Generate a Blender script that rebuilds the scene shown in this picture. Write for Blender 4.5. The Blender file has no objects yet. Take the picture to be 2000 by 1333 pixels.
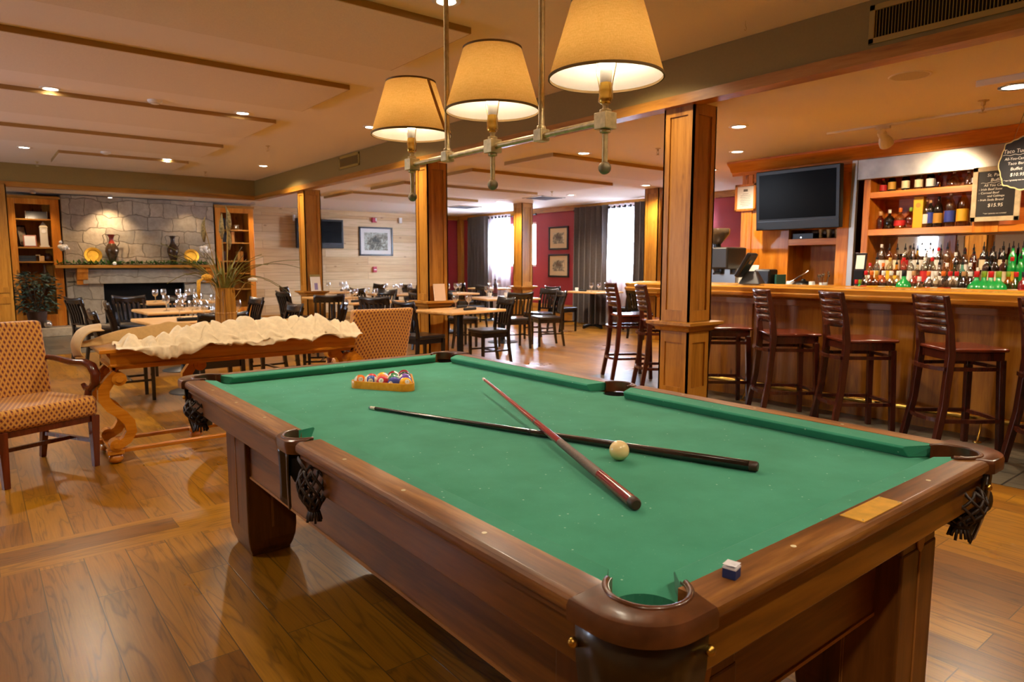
import bpy, bmesh, math, random
from mathutils import Matrix, Vector, Euler
SC = bpy.context.scene
COL = SC.collection
PI = math.pi
def R(d): return math.radians(d)

# ------------------------------------------------------------ camera
cd = bpy.data.cameras.new('camera'); cam = bpy.data.objects.new('camera', cd); COL.objects.link(cam)
right = Vector((0.78374715, -0.62108003, 0.0)); up = Vector((0.0706772, 0.08918827, 0.99350399)); back = -Vector((0.61704549, 0.77865593, -0.11379725))
cam.matrix_world = Matrix(((right.x, up.x, back.x, 0), (right.y, up.y, back.y, 0), (right.z, up.z, back.z, 1.32), (0, 0, 0, 1)))
cd.sensor_width = 36; cd.lens = 23.808; cd.clip_start = 0.05; cd.clip_end = 60
cd.dof.use_dof = True; cd.dof.focus_distance = 2.1; cd.dof.aperture_fstop = 7.0
SC.camera = cam

# ------------------------------------------------------------ world and exposure
w = bpy.data.worlds.new('overcast_sky'); SC.world = w; w.use_nodes = True
bg = w.node_tree.nodes['Background']; bg.inputs[1].default_value = 82.0
_tc = w.node_tree.nodes.new('ShaderNodeTexCoord'); _sp = w.node_tree.nodes.new('ShaderNodeSeparateXYZ'); _rp = w.node_tree.nodes.new('ShaderNodeValToRGB'); _mr = w.node_tree.nodes.new('ShaderNodeMapRange')
_mr.inputs[1].default_value = -1; _mr.inputs[2].default_value = 1
_rp.color_ramp.elements[0].position = .42; _rp.color_ramp.elements[0].color = (.30, .35, .46, 1); _rp.color_ramp.elements[1].position = .56; _rp.color_ramp.elements[1].color = (.72, .84, 1, 1)   # snow-lit ground below, overcast sky above
for _a, _b in ((_tc.outputs['Generated'], _sp.inputs[0]), (_sp.outputs[2], _mr.inputs[0]), (_mr.outputs[0], _rp.inputs[0]), (_rp.outputs[0], bg.inputs[0])): w.node_tree.links.new(_a, _b)
SC.view_settings.view_transform = 'Standard'; SC.view_settings.look = 'None'
SC.view_settings.exposure = 1.0; SC.view_settings.gamma = 1.0
cy = SC.cycles
cy.max_bounces = 8; cy.diffuse_bounces = 4; cy.glossy_bounces = 4; cy.transmission_bounces = 6; cy.transparent_max_bounces = 12
cy.caustics_reflective = False; cy.caustics_refractive = False
cy.sample_clamp_indirect = 4.0; cy.sample_clamp_direct = 0
cy.use_denoising = True
cy.use_adaptive_sampling = True; cy.adaptive_threshold = 0.02

# light levels (watts) and colours
WARM = (1.0, 0.82, 0.60); NEUTRAL = (1.0, 0.87, 0.71); DAY = (0.62, 0.80, 1.0)
P_MAIN = 80; P_LOW = 80; P_BULB = 74; P_TRACK = 48; P_WIN = 150

# ------------------------------------------------------------ colour / materials
def lin(c):
    return c/12.92 if c <= 0.04045 else ((c+0.055)/1.055)**2.4
def H(s):
    s = s.lstrip('#'); return tuple(lin(int(s[i:i+2], 16)/255) for i in (0, 2, 4)) + (1,)
MATS = {}
class NT:
    def __init__(s, name):
        s.mat = bpy.data.materials.new(name); s.mat.use_nodes = True
        s.t = s.mat.node_tree; s.n = s.t.nodes; s.b = s.n['Principled BSDF']; s.out = s.n['Material Output']
        MATS[name] = s.mat
    def new(s, ty, **k):
        n = s.n.new(ty)
        for a, v in k.items(): setattr(n, a, v)
        return n
    def l(s, a, b): s.t.links.new(a, b)
    def coord(s, scale=(1, 1, 1), kind='Object', rot=(0, 0, 0), loc=(0, 0, 0)):
        c = s.new('ShaderNodeTexCoord'); m = s.new('ShaderNodeMapping')
        m.inputs['Scale'].default_value = scale; m.inputs['Rotation'].default_value = rot; m.inputs['Location'].default_value = loc
        s.l(c.outputs[kind], m.inputs[0]); return m.outputs[0]
    def noise(s, vec, scale=5, detail=4, rough=.55, dist=0):
        n = s.new('ShaderNodeTexNoise'); s.l(vec, n.inputs['Vector'])
        n.inputs['Scale'].default_value = scale; n.inputs['Detail'].default_value = detail
        n.inputs['Roughness'].default_value = rough; n.inputs['Distortion'].default_value = dist
        return n.outputs[0]
    def ramp(s, fac, stops, interp='LINEAR'):
        r = s.new('ShaderNodeValToRGB'); s.l(fac, r.inputs[0]); r.color_ramp.interpolation = interp
        e = r.color_ramp.elements
        while len(e) < len(stops): e.new(0.5)
        for i, (p, c) in enumerate(stops):
            e[i].position = p; e[i].color = c if len(c) == 4 else tuple(c)+(1,)
        return r.outputs[0]
    def mix(s, a, b, fac, mode='MIX'):
        m = s.new('ShaderNodeMix', data_type='RGBA', blend_type=mode)
        for inp, v in ((m.inputs[0], fac), (m.inputs[6], a), (m.inputs[7], b)):
            if isinstance(v, (int, float, tuple)): inp.default_value = v
            else: s.l(v, inp)
        return m.outputs[2]
    def math(s, op, a, b=0.0, c=0.0):
        m = s.new('ShaderNodeMath', operation=op)
        for inp, v in zip(m.inputs, (a, b, c)):
            if isinstance(v, (int, float)): inp.default_value = v
            else: s.l(v, inp)
        return m.outputs[0]
    def bump(s, h, strength=.2, dist=.01):
        b = s.new('ShaderNodeBump'); b.inputs['Strength'].default_value = strength; b.inputs['Distance'].default_value = dist
        s.l(h, b.inputs['Height']); s.l(b.outputs[0], s.b.inputs['Normal'])
    def col(s, c):
        if isinstance(c, tuple): s.b.inputs['Base Color'].default_value = c
        else: s.l(c, s.b.inputs['Base Color'])
    def set(s, **k):
        for a, v in k.items(): s.b.inputs[a.replace('_', ' ')].default_value = v
        return s

def plain(name, c, rough=.5, metal=0, spec=.5, coat=0, sheen=0, nscale=0, namt=.12, bump=0):
    m = NT(name); col = H(c)
    if nscale:
        v = m.coord(); f = m.noise(v, nscale, 4)
        d = tuple(x*(1-namt*2) for x in col[:3])+(1,); b = tuple(min(1, x*(1+namt*2)) for x in col[:3])+(1,)
        m.col(m.ramp(f, [(.3, d), (.7, b)]))
        if bump: m.bump(f, bump, .004)
    else: m.col(col)
    m.set(Roughness=rough, Metallic=metal, Specular_IOR_Level=spec, Coat_Weight=coat, Coat_Roughness=.12, Sheen_Weight=sheen)
    return m.mat

def wood(name, dark, mid, light, axis='Z', rough=.38, scale=1.0, knots=True, coat=.15, contrast=1.0):
    """long-grained timber: the grain runs along the given object axis"""
    m = NT(name)
    sc = {'X': (1.2, 14, 14), 'Y': (14, 1.2, 14), 'Z': (14, 14, 1.2)}[axis]
    v = m.coord(tuple(x*scale for x in sc))
    oi = m.new('ShaderNodeObjectInfo')
    add = m.new('ShaderNodeVectorMath', operation='ADD'); m.l(v, add.inputs[0])
    cmb = m.new('ShaderNodeCombineXYZ'); r10 = m.math('MULTIPLY', oi.outputs['Random'], 37.0)
    for i in range(3): m.l(r10, cmb.inputs[i])
    m.l(cmb.outputs[0], add.inputs[1]); v = add.outputs[0]
    f1 = m.noise(v, .55, 5, .55, 1.2); f2 = m.noise(v, 5.5, 3, .6, .2)
    f = m.math('ADD', m.math('MULTIPLY', f1, .7), m.math('MULTIPLY', f2, .3))
    c = m.ramp(f, [(.5-.2*contrast, H(dark)), (.5, H(mid)), (.5+.2*contrast, H(light))])
    if knots:
        sk = {'X': (1.5, 4, 4), 'Y': (4, 1.5, 4), 'Z': (4, 4, 1.5)}[axis]
        vk = m.coord(tuple(x*scale for x in sk))
        vo = m.new('ShaderNodeTexVoronoi'); vo.inputs['Scale'].default_value = 1.6; m.l(vk, vo.inputs['Vector'])
        k = m.ramp(vo.outputs['Distance'], [(.05, (1, 1, 1)), (.13, (0, 0, 0))])
        c = m.mix(c, H(dark)[:3]+(1,) if False else tuple(x*.45 for x in H(dark)[:3])+(1,), m.math('MULTIPLY', k, .75))
    m.col(c); m.bump(f, .05, .002)
    m.set(Roughness=rough, Coat_Weight=coat, Coat_Roughness=.15, Specular_IOR_Level=.4)
    return m.mat

def emit(name, c, strength):
    m = NT(name); m.col((0, 0, 0, 1)); m.b.inputs['Emission Color'].default_value = H(c); m.b.inputs['Emission Strength'].default_value = strength
    return m.mat
def glass(name, c='#ffffff', rough=0.0, ior=1.45, mixt=.0):
    """clear glass that lets lamp light through"""
    m = NT(name); t = m.new('ShaderNodeBsdfTransparent'); g = m.new('ShaderNodeBsdfGlossy'); mx = m.new('ShaderNodeMixShader'); fr = m.new('ShaderNodeLayerWeight'); fr.inputs[0].default_value = .5
    t.inputs[0].default_value = H(c); g.inputs[0].default_value = (1, 1, 1, 1); g.inputs['Roughness'].default_value = .03;
    f = m.math('ADD', m.math('MULTIPLY', m.math('POWER', fr.outputs[1], 2.2), .8), .04+mixt)
    m.l(f, mx.inputs[0]); m.l(t.outputs[0], mx.inputs[1]); m.l(g.outputs[0], mx.inputs[2]); m.l(mx.outputs[0], m.out.inputs[0])
    return m.mat

# ------------------------------------------------------------ mesh builder
class MB:
    def __init__(s): s.v = []; s.f = []; s.mi = []; s.M = Matrix(); s.cur = 0
    def at(s, loc=(0, 0, 0), rz=0, rx=0, ry=0):
        s.M = Matrix.Translation(loc) @ Euler((rx, ry, rz)).to_matrix().to_4x4(); return s
    def add(s, vs, fs):
        o = len(s.v); s.v += [s.M @ Vector(p) for p in vs]; s.f += [tuple(i+o for i in f) for f in fs]; s.mi += [s.cur]*len(fs); return s
    def box(s, x0, x1, y0, y1, z0, z1):
        return s.add([(x0, y0, z0), (x1, y0, z0), (x1, y1, z0), (x0, y1, z0), (x0, y0, z1), (x1, y0, z1), (x1, y1, z1), (x0, y1, z1)],
                     [(0, 3, 2, 1), (4, 5, 6, 7), (0, 1, 5, 4), (1, 2, 6, 5), (2, 3, 7, 6), (3, 0, 4, 7)])
    def hexa(s, b, t):
        """solid from four bottom and four top points"""
        return s.add(list(b)+list(t), [(0, 3, 2, 1), (4, 5, 6, 7), (0, 1, 5, 4), (1, 2, 6, 5), (2, 3, 7, 6), (3, 0, 4, 7)])
    def prism(s, poly, d0, d1, axis='z'):
        n = len(poly)
        def P(a, b, d): return {'z': (a, b, d), 'y': (a, d, b), 'x': (d, a, b)}[axis]
        vs = [P(a, b, d0) for a, b in poly]+[P(a, b, d1) for a, b in poly]
        fs = [tuple(range(n))[::-1], tuple(range(n, 2*n))]+[(i, (i+1) % n, n+(i+1) % n, n+i) for i in range(n)]
        return s.add(vs, fs)
    def lathe(s, prof, n=20, c=(0, 0, 0), caps=True):
        vs = []; fs = []; k = len(prof)
        for i in range(n):
            a = 2*PI*i/n
            for r, z in prof: vs.append((c[0]+r*math.cos(a), c[1]+r*math.sin(a), c[2]+z))
        for i in range(n):
            j = (i+1) % n
            for q in range(k-1): fs.append((i*k+q, j*k+q, j*k+q+1, i*k+q+1))
        if caps:
            if prof[0][0] > 1e-5: fs.append(tuple(i*k for i in range(n))[::-1])
            if prof[-1][0] > 1e-5: fs.append(tuple(i*k+k-1 for i in range(n)))
        return s.add(vs, fs)
    def tube(s, pts, rad, n=8, flat=1.0, upv=None, closed=False):
        """round or flattened bar along a path; rad is a number, or one number per point"""
        pts = [Vector(p) for p in pts]; k = len(pts)
        rs = rad if isinstance(rad, (list, tuple)) else [rad]*k
        vs = []; fs = []; u = None
        for i, p in enumerate(pts):
            if closed: d = (pts[(i+1) % k]-pts[i-1]).normalized()
            else: d = (pts[min(i+1, k-1)]-pts[max(i-1, 0)]).normalized()
            if upv is not None: u0 = Vector(upv)
            elif u is None: u0 = Vector((0, 0, 1)) if abs(d.z) < .9 else Vector((1, 0, 0))
            else: u0 = u
            sd = d.cross(u0); sd = sd.normalized() if sd.length > 1e-6 else Vector((1, 0, 0)); u = sd.cross(d).normalized()
            for j in range(n):
                a = 2*PI*(j+.5)/n
                vs.append(p+(sd*math.cos(a)*flat+u*math.sin(a))*rs[i]*(1.0 if n != 4 else 1.414))
        for i in range(k if closed else k-1):
            i2 = (i+1) % k
            for j in range(n): fs.append((i*n+j, i*n+(j+1) % n, i2*n+(j+1) % n, i2*n+j))
        if not closed: fs += [tuple(range(n))[::-1], tuple(range((k-1)*n, k*n))]
        return s.add(vs, fs)
    def cyl(s, p0, p1, r0, r1=None, n=12): return s.tube([p0, p1], [r0, r0 if r1 is None else r1], n)
    def ball(s, c, r, nu=16, nv=10, sc=(1, 1, 1)):
        vs = [(c[0], c[1], c[2]-r*sc[2])]; fs = []
        for i in range(1, nv):
            t = PI*i/nv-PI/2
            for j in range(nu):
                a = 2*PI*j/nu; vs.append((c[0]+r*sc[0]*math.cos(t)*math.cos(a), c[1]+r*sc[1]*math.cos(t)*math.sin(a), c[2]+r*sc[2]*math.sin(t)))
        vs.append((c[0], c[1], c[2]+r*sc[2])); e = len(vs)-1
        for j in range(nu):
            fs.append((0, 1+(j+1) % nu, 1+j)); fs.append((e, e-nu+j, e-nu+(j+1) % nu))
            for i in range(nv-2): fs.append((1+i*nu+j, 1+i*nu+(j+1) % nu, 1+(i+1)*nu+(j+1) % nu, 1+(i+1)*nu+j))
        return s.add(vs, fs)
    def grid(s, fn, nu, nv, thick=0):
        """sheet of points fn(u,v), u and v in 0..1; given a thickness it becomes a closed solid"""
        vs = [fn(i/nu, j/nv) for i in range(nu+1) for j in range(nv+1)]; m = nv+1
        fs = [(i*m+j, (i+1)*m+j, (i+1)*m+j+1, i*m+j+1) for i in range(nu) for j in range(nv)]
        return s.add(vs, fs)
    def build(s, name, mat=None, parent=None, smooth=None, bevel=0, seg=2, loc=None, solid=0, sub=0):
        me = bpy.data.meshes.new(name); me.from_pydata([tuple(v) for v in s.v], [], s.f); me.update()
        bm = bmesh.new(); bm.from_mesh(me)
        if not solid: bmesh.ops.recalc_face_normals(bm, faces=bm.faces)
        bm.to_mesh(me); bm.free()
        for m in (mat if isinstance(mat, (list, tuple)) else [mat]):
            if m is not None: me.materials.append(m)
        if any(s.mi): me.polygons.foreach_set('material_index', s.mi)
        o = bpy.data.objects.new(name, me); COL.objects.link(o)
        if parent is not None: o.parent = parent
        if loc is not None: o.location = loc
        if solid:
            md = o.modifiers.new('solid', 'SOLIDIFY'); md.thickness = solid; md.offset = 0
        if bevel:
            md = o.modifiers.new('bevel', 'BEVEL'); md.width = bevel; md.segments = seg; md.limit_method = 'ANGLE'; md.angle_limit = R(40)
        if sub:
            md = o.modifiers.new('sub', 'SUBSURF'); md.levels = sub; md.render_levels = sub
        if smooth is not None:
            me.polygons.foreach_set('use_smooth', [True]*len(me.polygons))
            if smooth > 0: me.set_sharp_from_angle(angle=R(smooth))
        return o

def tag(o, label=None, cat=None, group=None, kind=None):
    if label: o['label'] = label
    if cat: o['category'] = cat
    if group: o['group'] = group
    if kind: o['kind'] = kind
    return o
def thing(name, label, cat, loc=(0, 0, 0), rz=0, group=None):
    o = bpy.data.objects.new(name, None); COL.objects.link(o); o.empty_display_size = .1
    o.location = loc; o.rotation_euler = (0, 0, rz); return tag(o, label, cat, group)
def struct(o): o['kind'] = 'structure'; return o
def dup(root, loc, rz=0, label=None, group=None, cat=None):
    def cp(o, par):
        c = o.copy(); COL.objects.link(c)
        if par is not None: c.parent = par
        for ch in o.children: cp(ch, c)
        return c
    r = cp(root, None); r.location = loc; r.rotation_euler = (0, 0, rz)
    return tag(r, label, cat, group)
TEXTS = []
def text(name, body, size, mat, parent, loc, rot, shear=0, align='LEFT', extrude=.0004, sx=1.0):
    cu = bpy.data.curves.new(name, 'FONT'); cu.body = body; cu.size = size; cu.shear = shear; cu.align_x = align; cu.extrude = extrude
    cu.resolution_u = 2
    o = bpy.data.objects.new(name, cu); COL.objects.link(o)
    TEXTS.append((o, name, mat, parent, loc, rot, sx))
def letters_to_mesh():
    dg = bpy.context.evaluated_depsgraph_get()
    for o, name, mat, parent, loc, rot, sx in TEXTS:
        me = bpy.data.meshes.new_from_object(o.evaluated_get(dg)); me.materials.clear(); me.materials.append(mat)
        for p in me.polygons: p.material_index = 0
        bpy.data.objects.remove(o)
        q = bpy.data.objects.new(name, me); COL.objects.link(q); q.parent = parent; q.location = loc; q.rotation_euler = rot; q.scale = (sx, 1, 1)
def child_light(parent, loc, kind, energy, color, **k):
    ld = bpy.data.lights.new('lamp_light', kind); ld.energy = energy; ld.color = color
    for a, v in k.items(): setattr(ld, a, v)
    o = bpy.data.objects.new('lamp_light', ld); COL.objects.link(o); o.location = loc
    if parent is not None: o.parent = parent
    return o

# ------------------------------------------------------------ material set
PINE = wood('honey_pine', '#75450f', '#a97022', '#bd863a', 'Z', .36)
PINE_X = wood('honey_pine_along_x', '#75450f', '#a97022', '#bd863a', 'X', .36)
PINE_Y = wood('honey_pine_along_y', '#75450f', '#a97022', '#bd863a', 'Y', .36)
BARW = wood('bar_front_pine', '#6a3c0c', '#a06314', '#b87c26', 'Z', .42, coat=.03)
BARTOP = wood('bar_top_oak', '#a8661a', '#cf8f30', '#e0a94c', 'Y', .2, knots=False, coat=.7)
CABW = wood('cabinet_pine', '#a8580f', '#cf7d22', '#e09a40', 'Z', .32)
CABW_Y = wood('cabinet_pine_along_y', '#a8580f', '#cf7d22', '#e09a40', 'Y', .32)
TABW = wood('dining_top_maple', '#b8854a', '#cf9f62', '#dcb27a', 'X', .3, knots=False, coat=.3)
RAILW = wood('rail_walnut', '#3a2009', '#76481a', '#b07c3e', 'Y', .42, knots=False, coat=.12, contrast=1.0)
RAILW_X = wood('rail_walnut_along_x', '#3a2009', '#76481a', '#b07c3e', 'X', .42, knots=False, coat=.12, contrast=1.0)
APRONW = wood('apron_mahogany', '#432506', '#70420c', '#875616', 'Y', .35, knots=False, coat=.2)
APRONW_X = wood('apron_mahogany_along_x', '#432506', '#70420c', '#875616', 'X', .35, knots=False, coat=.2)
DARKLEG = wood('table_leg_dark', '#3d2108', '#643a10', '#7a4918', 'Z', .4, knots=False, coat=.1)
CAPW = plain('pocket_leather_brown', '#532d16', .28, coat=.4, nscale=14, namt=.25)
SKIRT = plain('pocket_leather_dark', '#2b1d0e', .3, coat=.3, nscale=9, namt=.2)
NETL = plain('net_leather', '#2a1a10', .55)
INLAY = plain('inlay_wood', '#a06a32', .4)
BRASS = plain('brass', '#c8a04a', .25, metal=1)
PLATEM = plain('brass_plate_metal', '#dcaa44', .38, metal=.3, nscale=30, namt=.08)
OLDBRASS = plain('aged_brass', '#cdb480', .4, metal=.45, nscale=60, namt=.09)
STEEL = plain('brushed_steel', '#a8a39a', .34, metal=.9, nscale=4, namt=.12)
CHROME = plain('chrome', '#dcdcdc', .1, metal=1)
BLACKM = plain('black_metal', '#0c0c0d', .35, metal=.2)
BLKWOOD = plain('black_lacquer', '#160f0c', .22, coat=.4)
BLKVINYL = plain('black_vinyl', '#17120f', .28, coat=.3)
STOOLW = wood('stool_mahogany', '#2a0f08', '#43190e', '#572414', 'Z', .26, knots=False, coat=.5)
STOOLSEAT = plain('stool_seat_polished', '#6a2a14', .2, coat=.6, nscale=8, namt=.15)
CHAIRW = wood('armchair_mahogany', '#35120a', '#56200f', '#6d2c15', 'Z', .25, knots=False, coat=.5)
CONSW = wood('console_cherry', '#8f500c', '#bd741a', '#cf8c2e', 'X', .24, knots=False, coat=.5)
CREAMCLOTH = plain('cream_linen', '#dcc9a6', .85, sheen=.2, nscale=40, namt=.04)
TANCLOTH = plain('tan_linen', '#b8935a', .85, sheen=.2, nscale=40, namt=.04)
WHITE = plain('white_plastic', '#e8e4da', .4)
BLACKP = plain('black_plastic', '#101010', .3)
SCREEN = plain('dark_screen', '#070707', .22, spec=.06)
PAPER = plain('white_paper', '#e6e0d2', .8)
CEIL = plain('ceiling_paint', '#efe5d6', .85, nscale=90, namt=.01)
PANELM = plain('acoustic_panel_fabric', '#e6dac6', .95, nscale=120, namt=.03)
TANPAINT = plain('olive_tan_paint', '#8c7438', .7, nscale=60, namt=.02)
REDWALL = plain('red_wall_paint', '#8a1e22', .65, nscale=60, namt=.03)
CREAMWALL = plain('cream_wall_paint', '#c9b38c', .8)
CLEAR = glass('clear_glass', '#eef2f4', mixt=.22)
PANE = glass('window_glass', '#f4f8ff')

# ============================================================ SHELL
ZM, ZL, XB, YB = 2.964, 2.60, 4.52, 13.99
XR, YK, XL, YF = 10.56, 15.66, -3.2, -3.6

def floor_material():
    m = NT('oak_plank_floor')
    c = m.new('ShaderNodeTexCoord'); sep = m.new('ShaderNodeSeparateXYZ'); m.l(c.outputs['Object'], sep.inputs[0])
    X, Y = sep.outputs[0], sep.outputs[1]
    def band(y0, y1): return m.math('MULTIPLY', m.math('GREATER_THAN', Y, y0), m.math('LESS_THAN', Y, y1))
    bandm = m.math('MAXIMUM', band(3.485, 3.835), band(8.6, 8.95))
    def mixv(a, b): # a outside the header band, b inside
        return m.math('ADD', m.math('MULTIPLY', a, m.math('SUBTRACT', 1.0, bandm)), m.math('MULTIPLY', b, bandm))
    U = mixv(Y, X); V = mixv(m.math('ADD', X, .03), m.math('ADD', Y, .0175))
    uv = m.new('ShaderNodeCombineXYZ'); m.l(U, uv.inputs[0]); m.l(V, uv.inputs[1])
    br = m.new('ShaderNodeTexBrick', offset=.37, offset_frequency=2, squash=1.0); m.l(uv.outputs[0], br.inputs['Vector'])
    br.inputs['Color1'].default_value = (0, 0, 0, 1); br.inputs['Color2'].default_value = (1, 1, 1, 1); br.inputs['Mortar'].default_value = (.5, .5, .5, 1)
    br.inputs['Scale'].default_value = 1; br.inputs['Mortar Size'].default_value = .0022; br.inputs['Mortar Smooth'].default_value = .3
    br.inputs['Brick Width'].default_value = 1.15; br.inputs['Row Height'].default_value = .165; br.inputs['Bias'].default_value = 0
    tone = m.new('ShaderNodeRGBToBW'); m.l(br.outputs['Color'], tone.inputs[0])
    g = m.new('ShaderNodeCombineXYZ')
    m.l(m.math('MULTIPLY', U, .55), g.inputs[0]); m.l(m.math('MULTIPLY', V, 6.0), g.inputs[1]); m.l(m.math('MULTIPLY', tone.outputs[0], 40.0), g.inputs[2])
    n1 = m.noise(g.outputs[0], 1.6, 3, .5, .9)
    rings = m.math('PINGPONG', m.math('MULTIPLY', n1, 13.0), 1.0)
    g2 = m.new('ShaderNodeCombineXYZ'); m.l(m.math('MULTIPLY', U, 6.0), g2.inputs[0]); m.l(m.math('MULTIPLY', V, 160.0), g2.inputs[1]); m.l(m.math('MULTIPLY', tone.outputs[0], 40.0), g2.inputs[2])
    pores = m.noise(g2.outputs[0], 1.0, 3, .6)
    base = m.ramp(tone.outputs[0], [(0, H('#6c4206')), (.35, H('#8c5a0b')), (.7, H('#9f6c12')), (1, H('#76490b'))])
    grain = m.ramp(rings, [(0, (.38, .35, .30, 1)), (.3, (.9, .9, .9, 1)), (1, (1.1, 1.1, 1.1, 1))])
    c1 = m.mix(base, grain, .7, 'MULTIPLY')
    c2 = m.mix(c1, m.ramp(pores, [(.35, (.7, .68, .62, 1)), (.6, (1, 1, 1, 1))]), .5, 'MULTIPLY')
    c3 = m.mix(c2, (.045, .022, .006, 1), m.math('MULTIPLY', br.outputs['Fac'], .85))
    m.col(c3)
    wv = m.noise(c.outputs['Object'], 1.3, 3); m.l(m.math('ADD', .21, m.math('MULTIPLY', wv, .18)), m.b.inputs['Roughness'])
    h = m.math('SUBTRACT', m.math('ADD', m.math('MULTIPLY', pores, .25), m.math('MULTIPLY', rings, .12)), m.math('MULTIPLY', br.outputs['Fac'], .9)); m.bump(h, .25, .003)
    m.set(Coat_Weight=.06, Coat_Roughness=.2, Specular_IOR_Level=.4)
    return m.mat
FLOORM = floor_material()

def slate_material(name='slate_tile'):
    m = NT(name); v = m.coord()
    br = m.new('ShaderNodeTexBrick', offset=.5); m.l(v, br.inputs['Vector'])
    br.inputs['Color1'].default_value = H('#4a463c'); br.inputs['Color2'].default_value = H('#625a4b'); br.inputs['Mortar'].default_value = H('#2c2822')
    br.inputs['Scale'].default_value = 1; br.inputs['Mortar Size'].default_value = .006; br.inputs['Brick Width'].default_value = .42; br.inputs['Row Height'].default_value = .42
    n = m.noise(v, 5, 6, .65, .5)
    c = m.mix(br.outputs['Color'], m.ramp(n, [(.3, (.6, .6, .6, 1)), (.7, (1.25, 1.2, 1.1, 1))]), .8, 'MULTIPLY')
    m.col(c); m.bump(m.math('SUBTRACT', n, m.math('MULTIPLY', br.outputs['Fac'], .8)), .5, .01); m.set(Roughness=.3, Specular_IOR_Level=.5)
    return m.mat
SLATE = slate_material()

struct(MB().box(XL-.1, XR+.1, YF-.1, YK+.1, -.1, 0).build('floor', FLOORM))
struct(MB().box(4.74, XR-.02, YF+.02, 5.62, -.02, .003).build('floor_slate_bar', SLATE))
struct(MB().box(XL+.02, 3.2, 11.75, 15.0, -.02, .003).build('floor_slate_hearth', slate_material('slate_hearth_tile')))

# ceilings
struct(MB().box(XL-.1, XB+.14, YF-.1, YB+.14, ZM, ZM+.1).build('ceiling', CEIL))
b = MB(); b.box(XB+.14, XR+.1, YF-.1, YK+.1, ZL, ZL+.08); b.box(XL-.1, XB+.14, YB+.14, YK+.1, ZL, ZL+.08)
struct(b.build('ceiling_low', CEIL))
# painted drop between the two ceiling heights, and its timber edge
b = MB(); b.box(XB+.02, XB+.14, YF, YB+.14, 2.66, ZM); b.box(XL, XB+.02, YB+.02, YB+.14, 2.66, ZM)
struct(b.build('trim_fascia', TANPAINT))
struct(MB().box(XB, XB+.145, YF, YB+.145, 2.58, 2.66).build('trim_beam_bar', PINE_Y))
struct(MB().box(XL, XB, YB, YB+.145, 2.58, 2.66).build('trim_beam_hearth', PINE_X))

# walls
def plank_wall_material():
    m = NT('pale_pine_boards'); c = m.new('ShaderNodeTexCoord'); sep = m.new('ShaderNodeSeparateXYZ'); m.l(c.outputs['Object'], sep.inputs[0])
    uv = m.new('ShaderNodeCombineXYZ'); m.l(sep.outputs[0], uv.inputs[0]); m.l(sep.outputs[2], uv.inputs[1])
    br = m.new('ShaderNodeTexBrick', offset=.43); m.l(uv.outputs[0], br.inputs['Vector'])
    br.inputs['Color1'].default_value = (0, 0, 0, 1); br.inputs['Color2'].default_value = (1, 1, 1, 1); br.inputs['Mortar'].default_value = (.5, .5, .5, 1)
    br.inputs['Scale'].default_value = 1; br.inputs['Mortar Size'].default_value = .004; br.inputs['Brick Width'].default_value = 2.6; br.inputs['Row Height'].default_value = .185
    tone = m.new('ShaderNodeRGBToBW'); m.l(br.outputs['Color'], tone.inputs[0])
    g = m.new('ShaderNodeCombineXYZ'); m.l(m.math('MULTIPLY', sep.outputs[0], 1.1), g.inputs[0]); m.l(m.math('MULTIPLY', sep.outputs[2], 18.0), g.inputs[1]); m.l(m.math('MULTIPLY', tone.outputs[0], 30.0), g.inputs[2])
    n = m.noise(g.outputs[0], 1.4, 4, .6, .4)
    base = m.ramp(tone.outputs[0], [(0, H('#c09a68')), (.5, H('#cfae80')), (1, H('#d8bd94'))])
    c1 = m.mix(base, m.ramp(n, [(.3, (.78, .72, .64, 1)), (.6, (1.03, 1.03, 1.03, 1))]), .8, 'MULTIPLY')
    vk = m.coord((2.2, 1, 5.0)); vo = m.new('ShaderNodeTexVoronoi'); vo.inputs['Scale'].default_value = 1.0; m.l(vk, vo.inputs['Vector'])
    k = m.ramp(vo.outputs['Distance'], [(.04, (1, 1, 1)), (.11, (0, 0, 0))])
    c1 = m.mix(c1, H('#7a5228'), m.math('MULTIPLY', k, .65))
    c1 = m.mix(c1, H('#6d5028'), m.math('MULTIPLY', br.outputs['Fac'], .55))
    m.col(c1); m.set(Roughness=.5, Specular_IOR_Level=.3); m.bump(br.outputs['Fac'], -.3, .004)
    return m.mat
PLANK = plank_wall_material()
struct(MB().box(XL-.1, 9.60, YK, YK+.12, 0, ZL+.05).build('wall_back', PLANK))
struct(MB().box(9.60, XR+.1, YK, YK+.12, 0, ZL+.05).build('wall_back_red', REDWALL))
struct(MB().box(4.95, 9.60, YK-.03, YK, 2.48, ZL).build('trim_1', wood('pale_frieze', '#b08a56', '#c7a372', '#d4b488', 'X', .5)))
struct(MB().box(9.60, XR-.04, YK-.03, YK, 2.49, ZL).build('trim_4', PINE_X))
struct(MB().box(4.95, XR, YK-.025, YK, 0, .14).build('baseboard_back', PINE_X))
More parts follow.
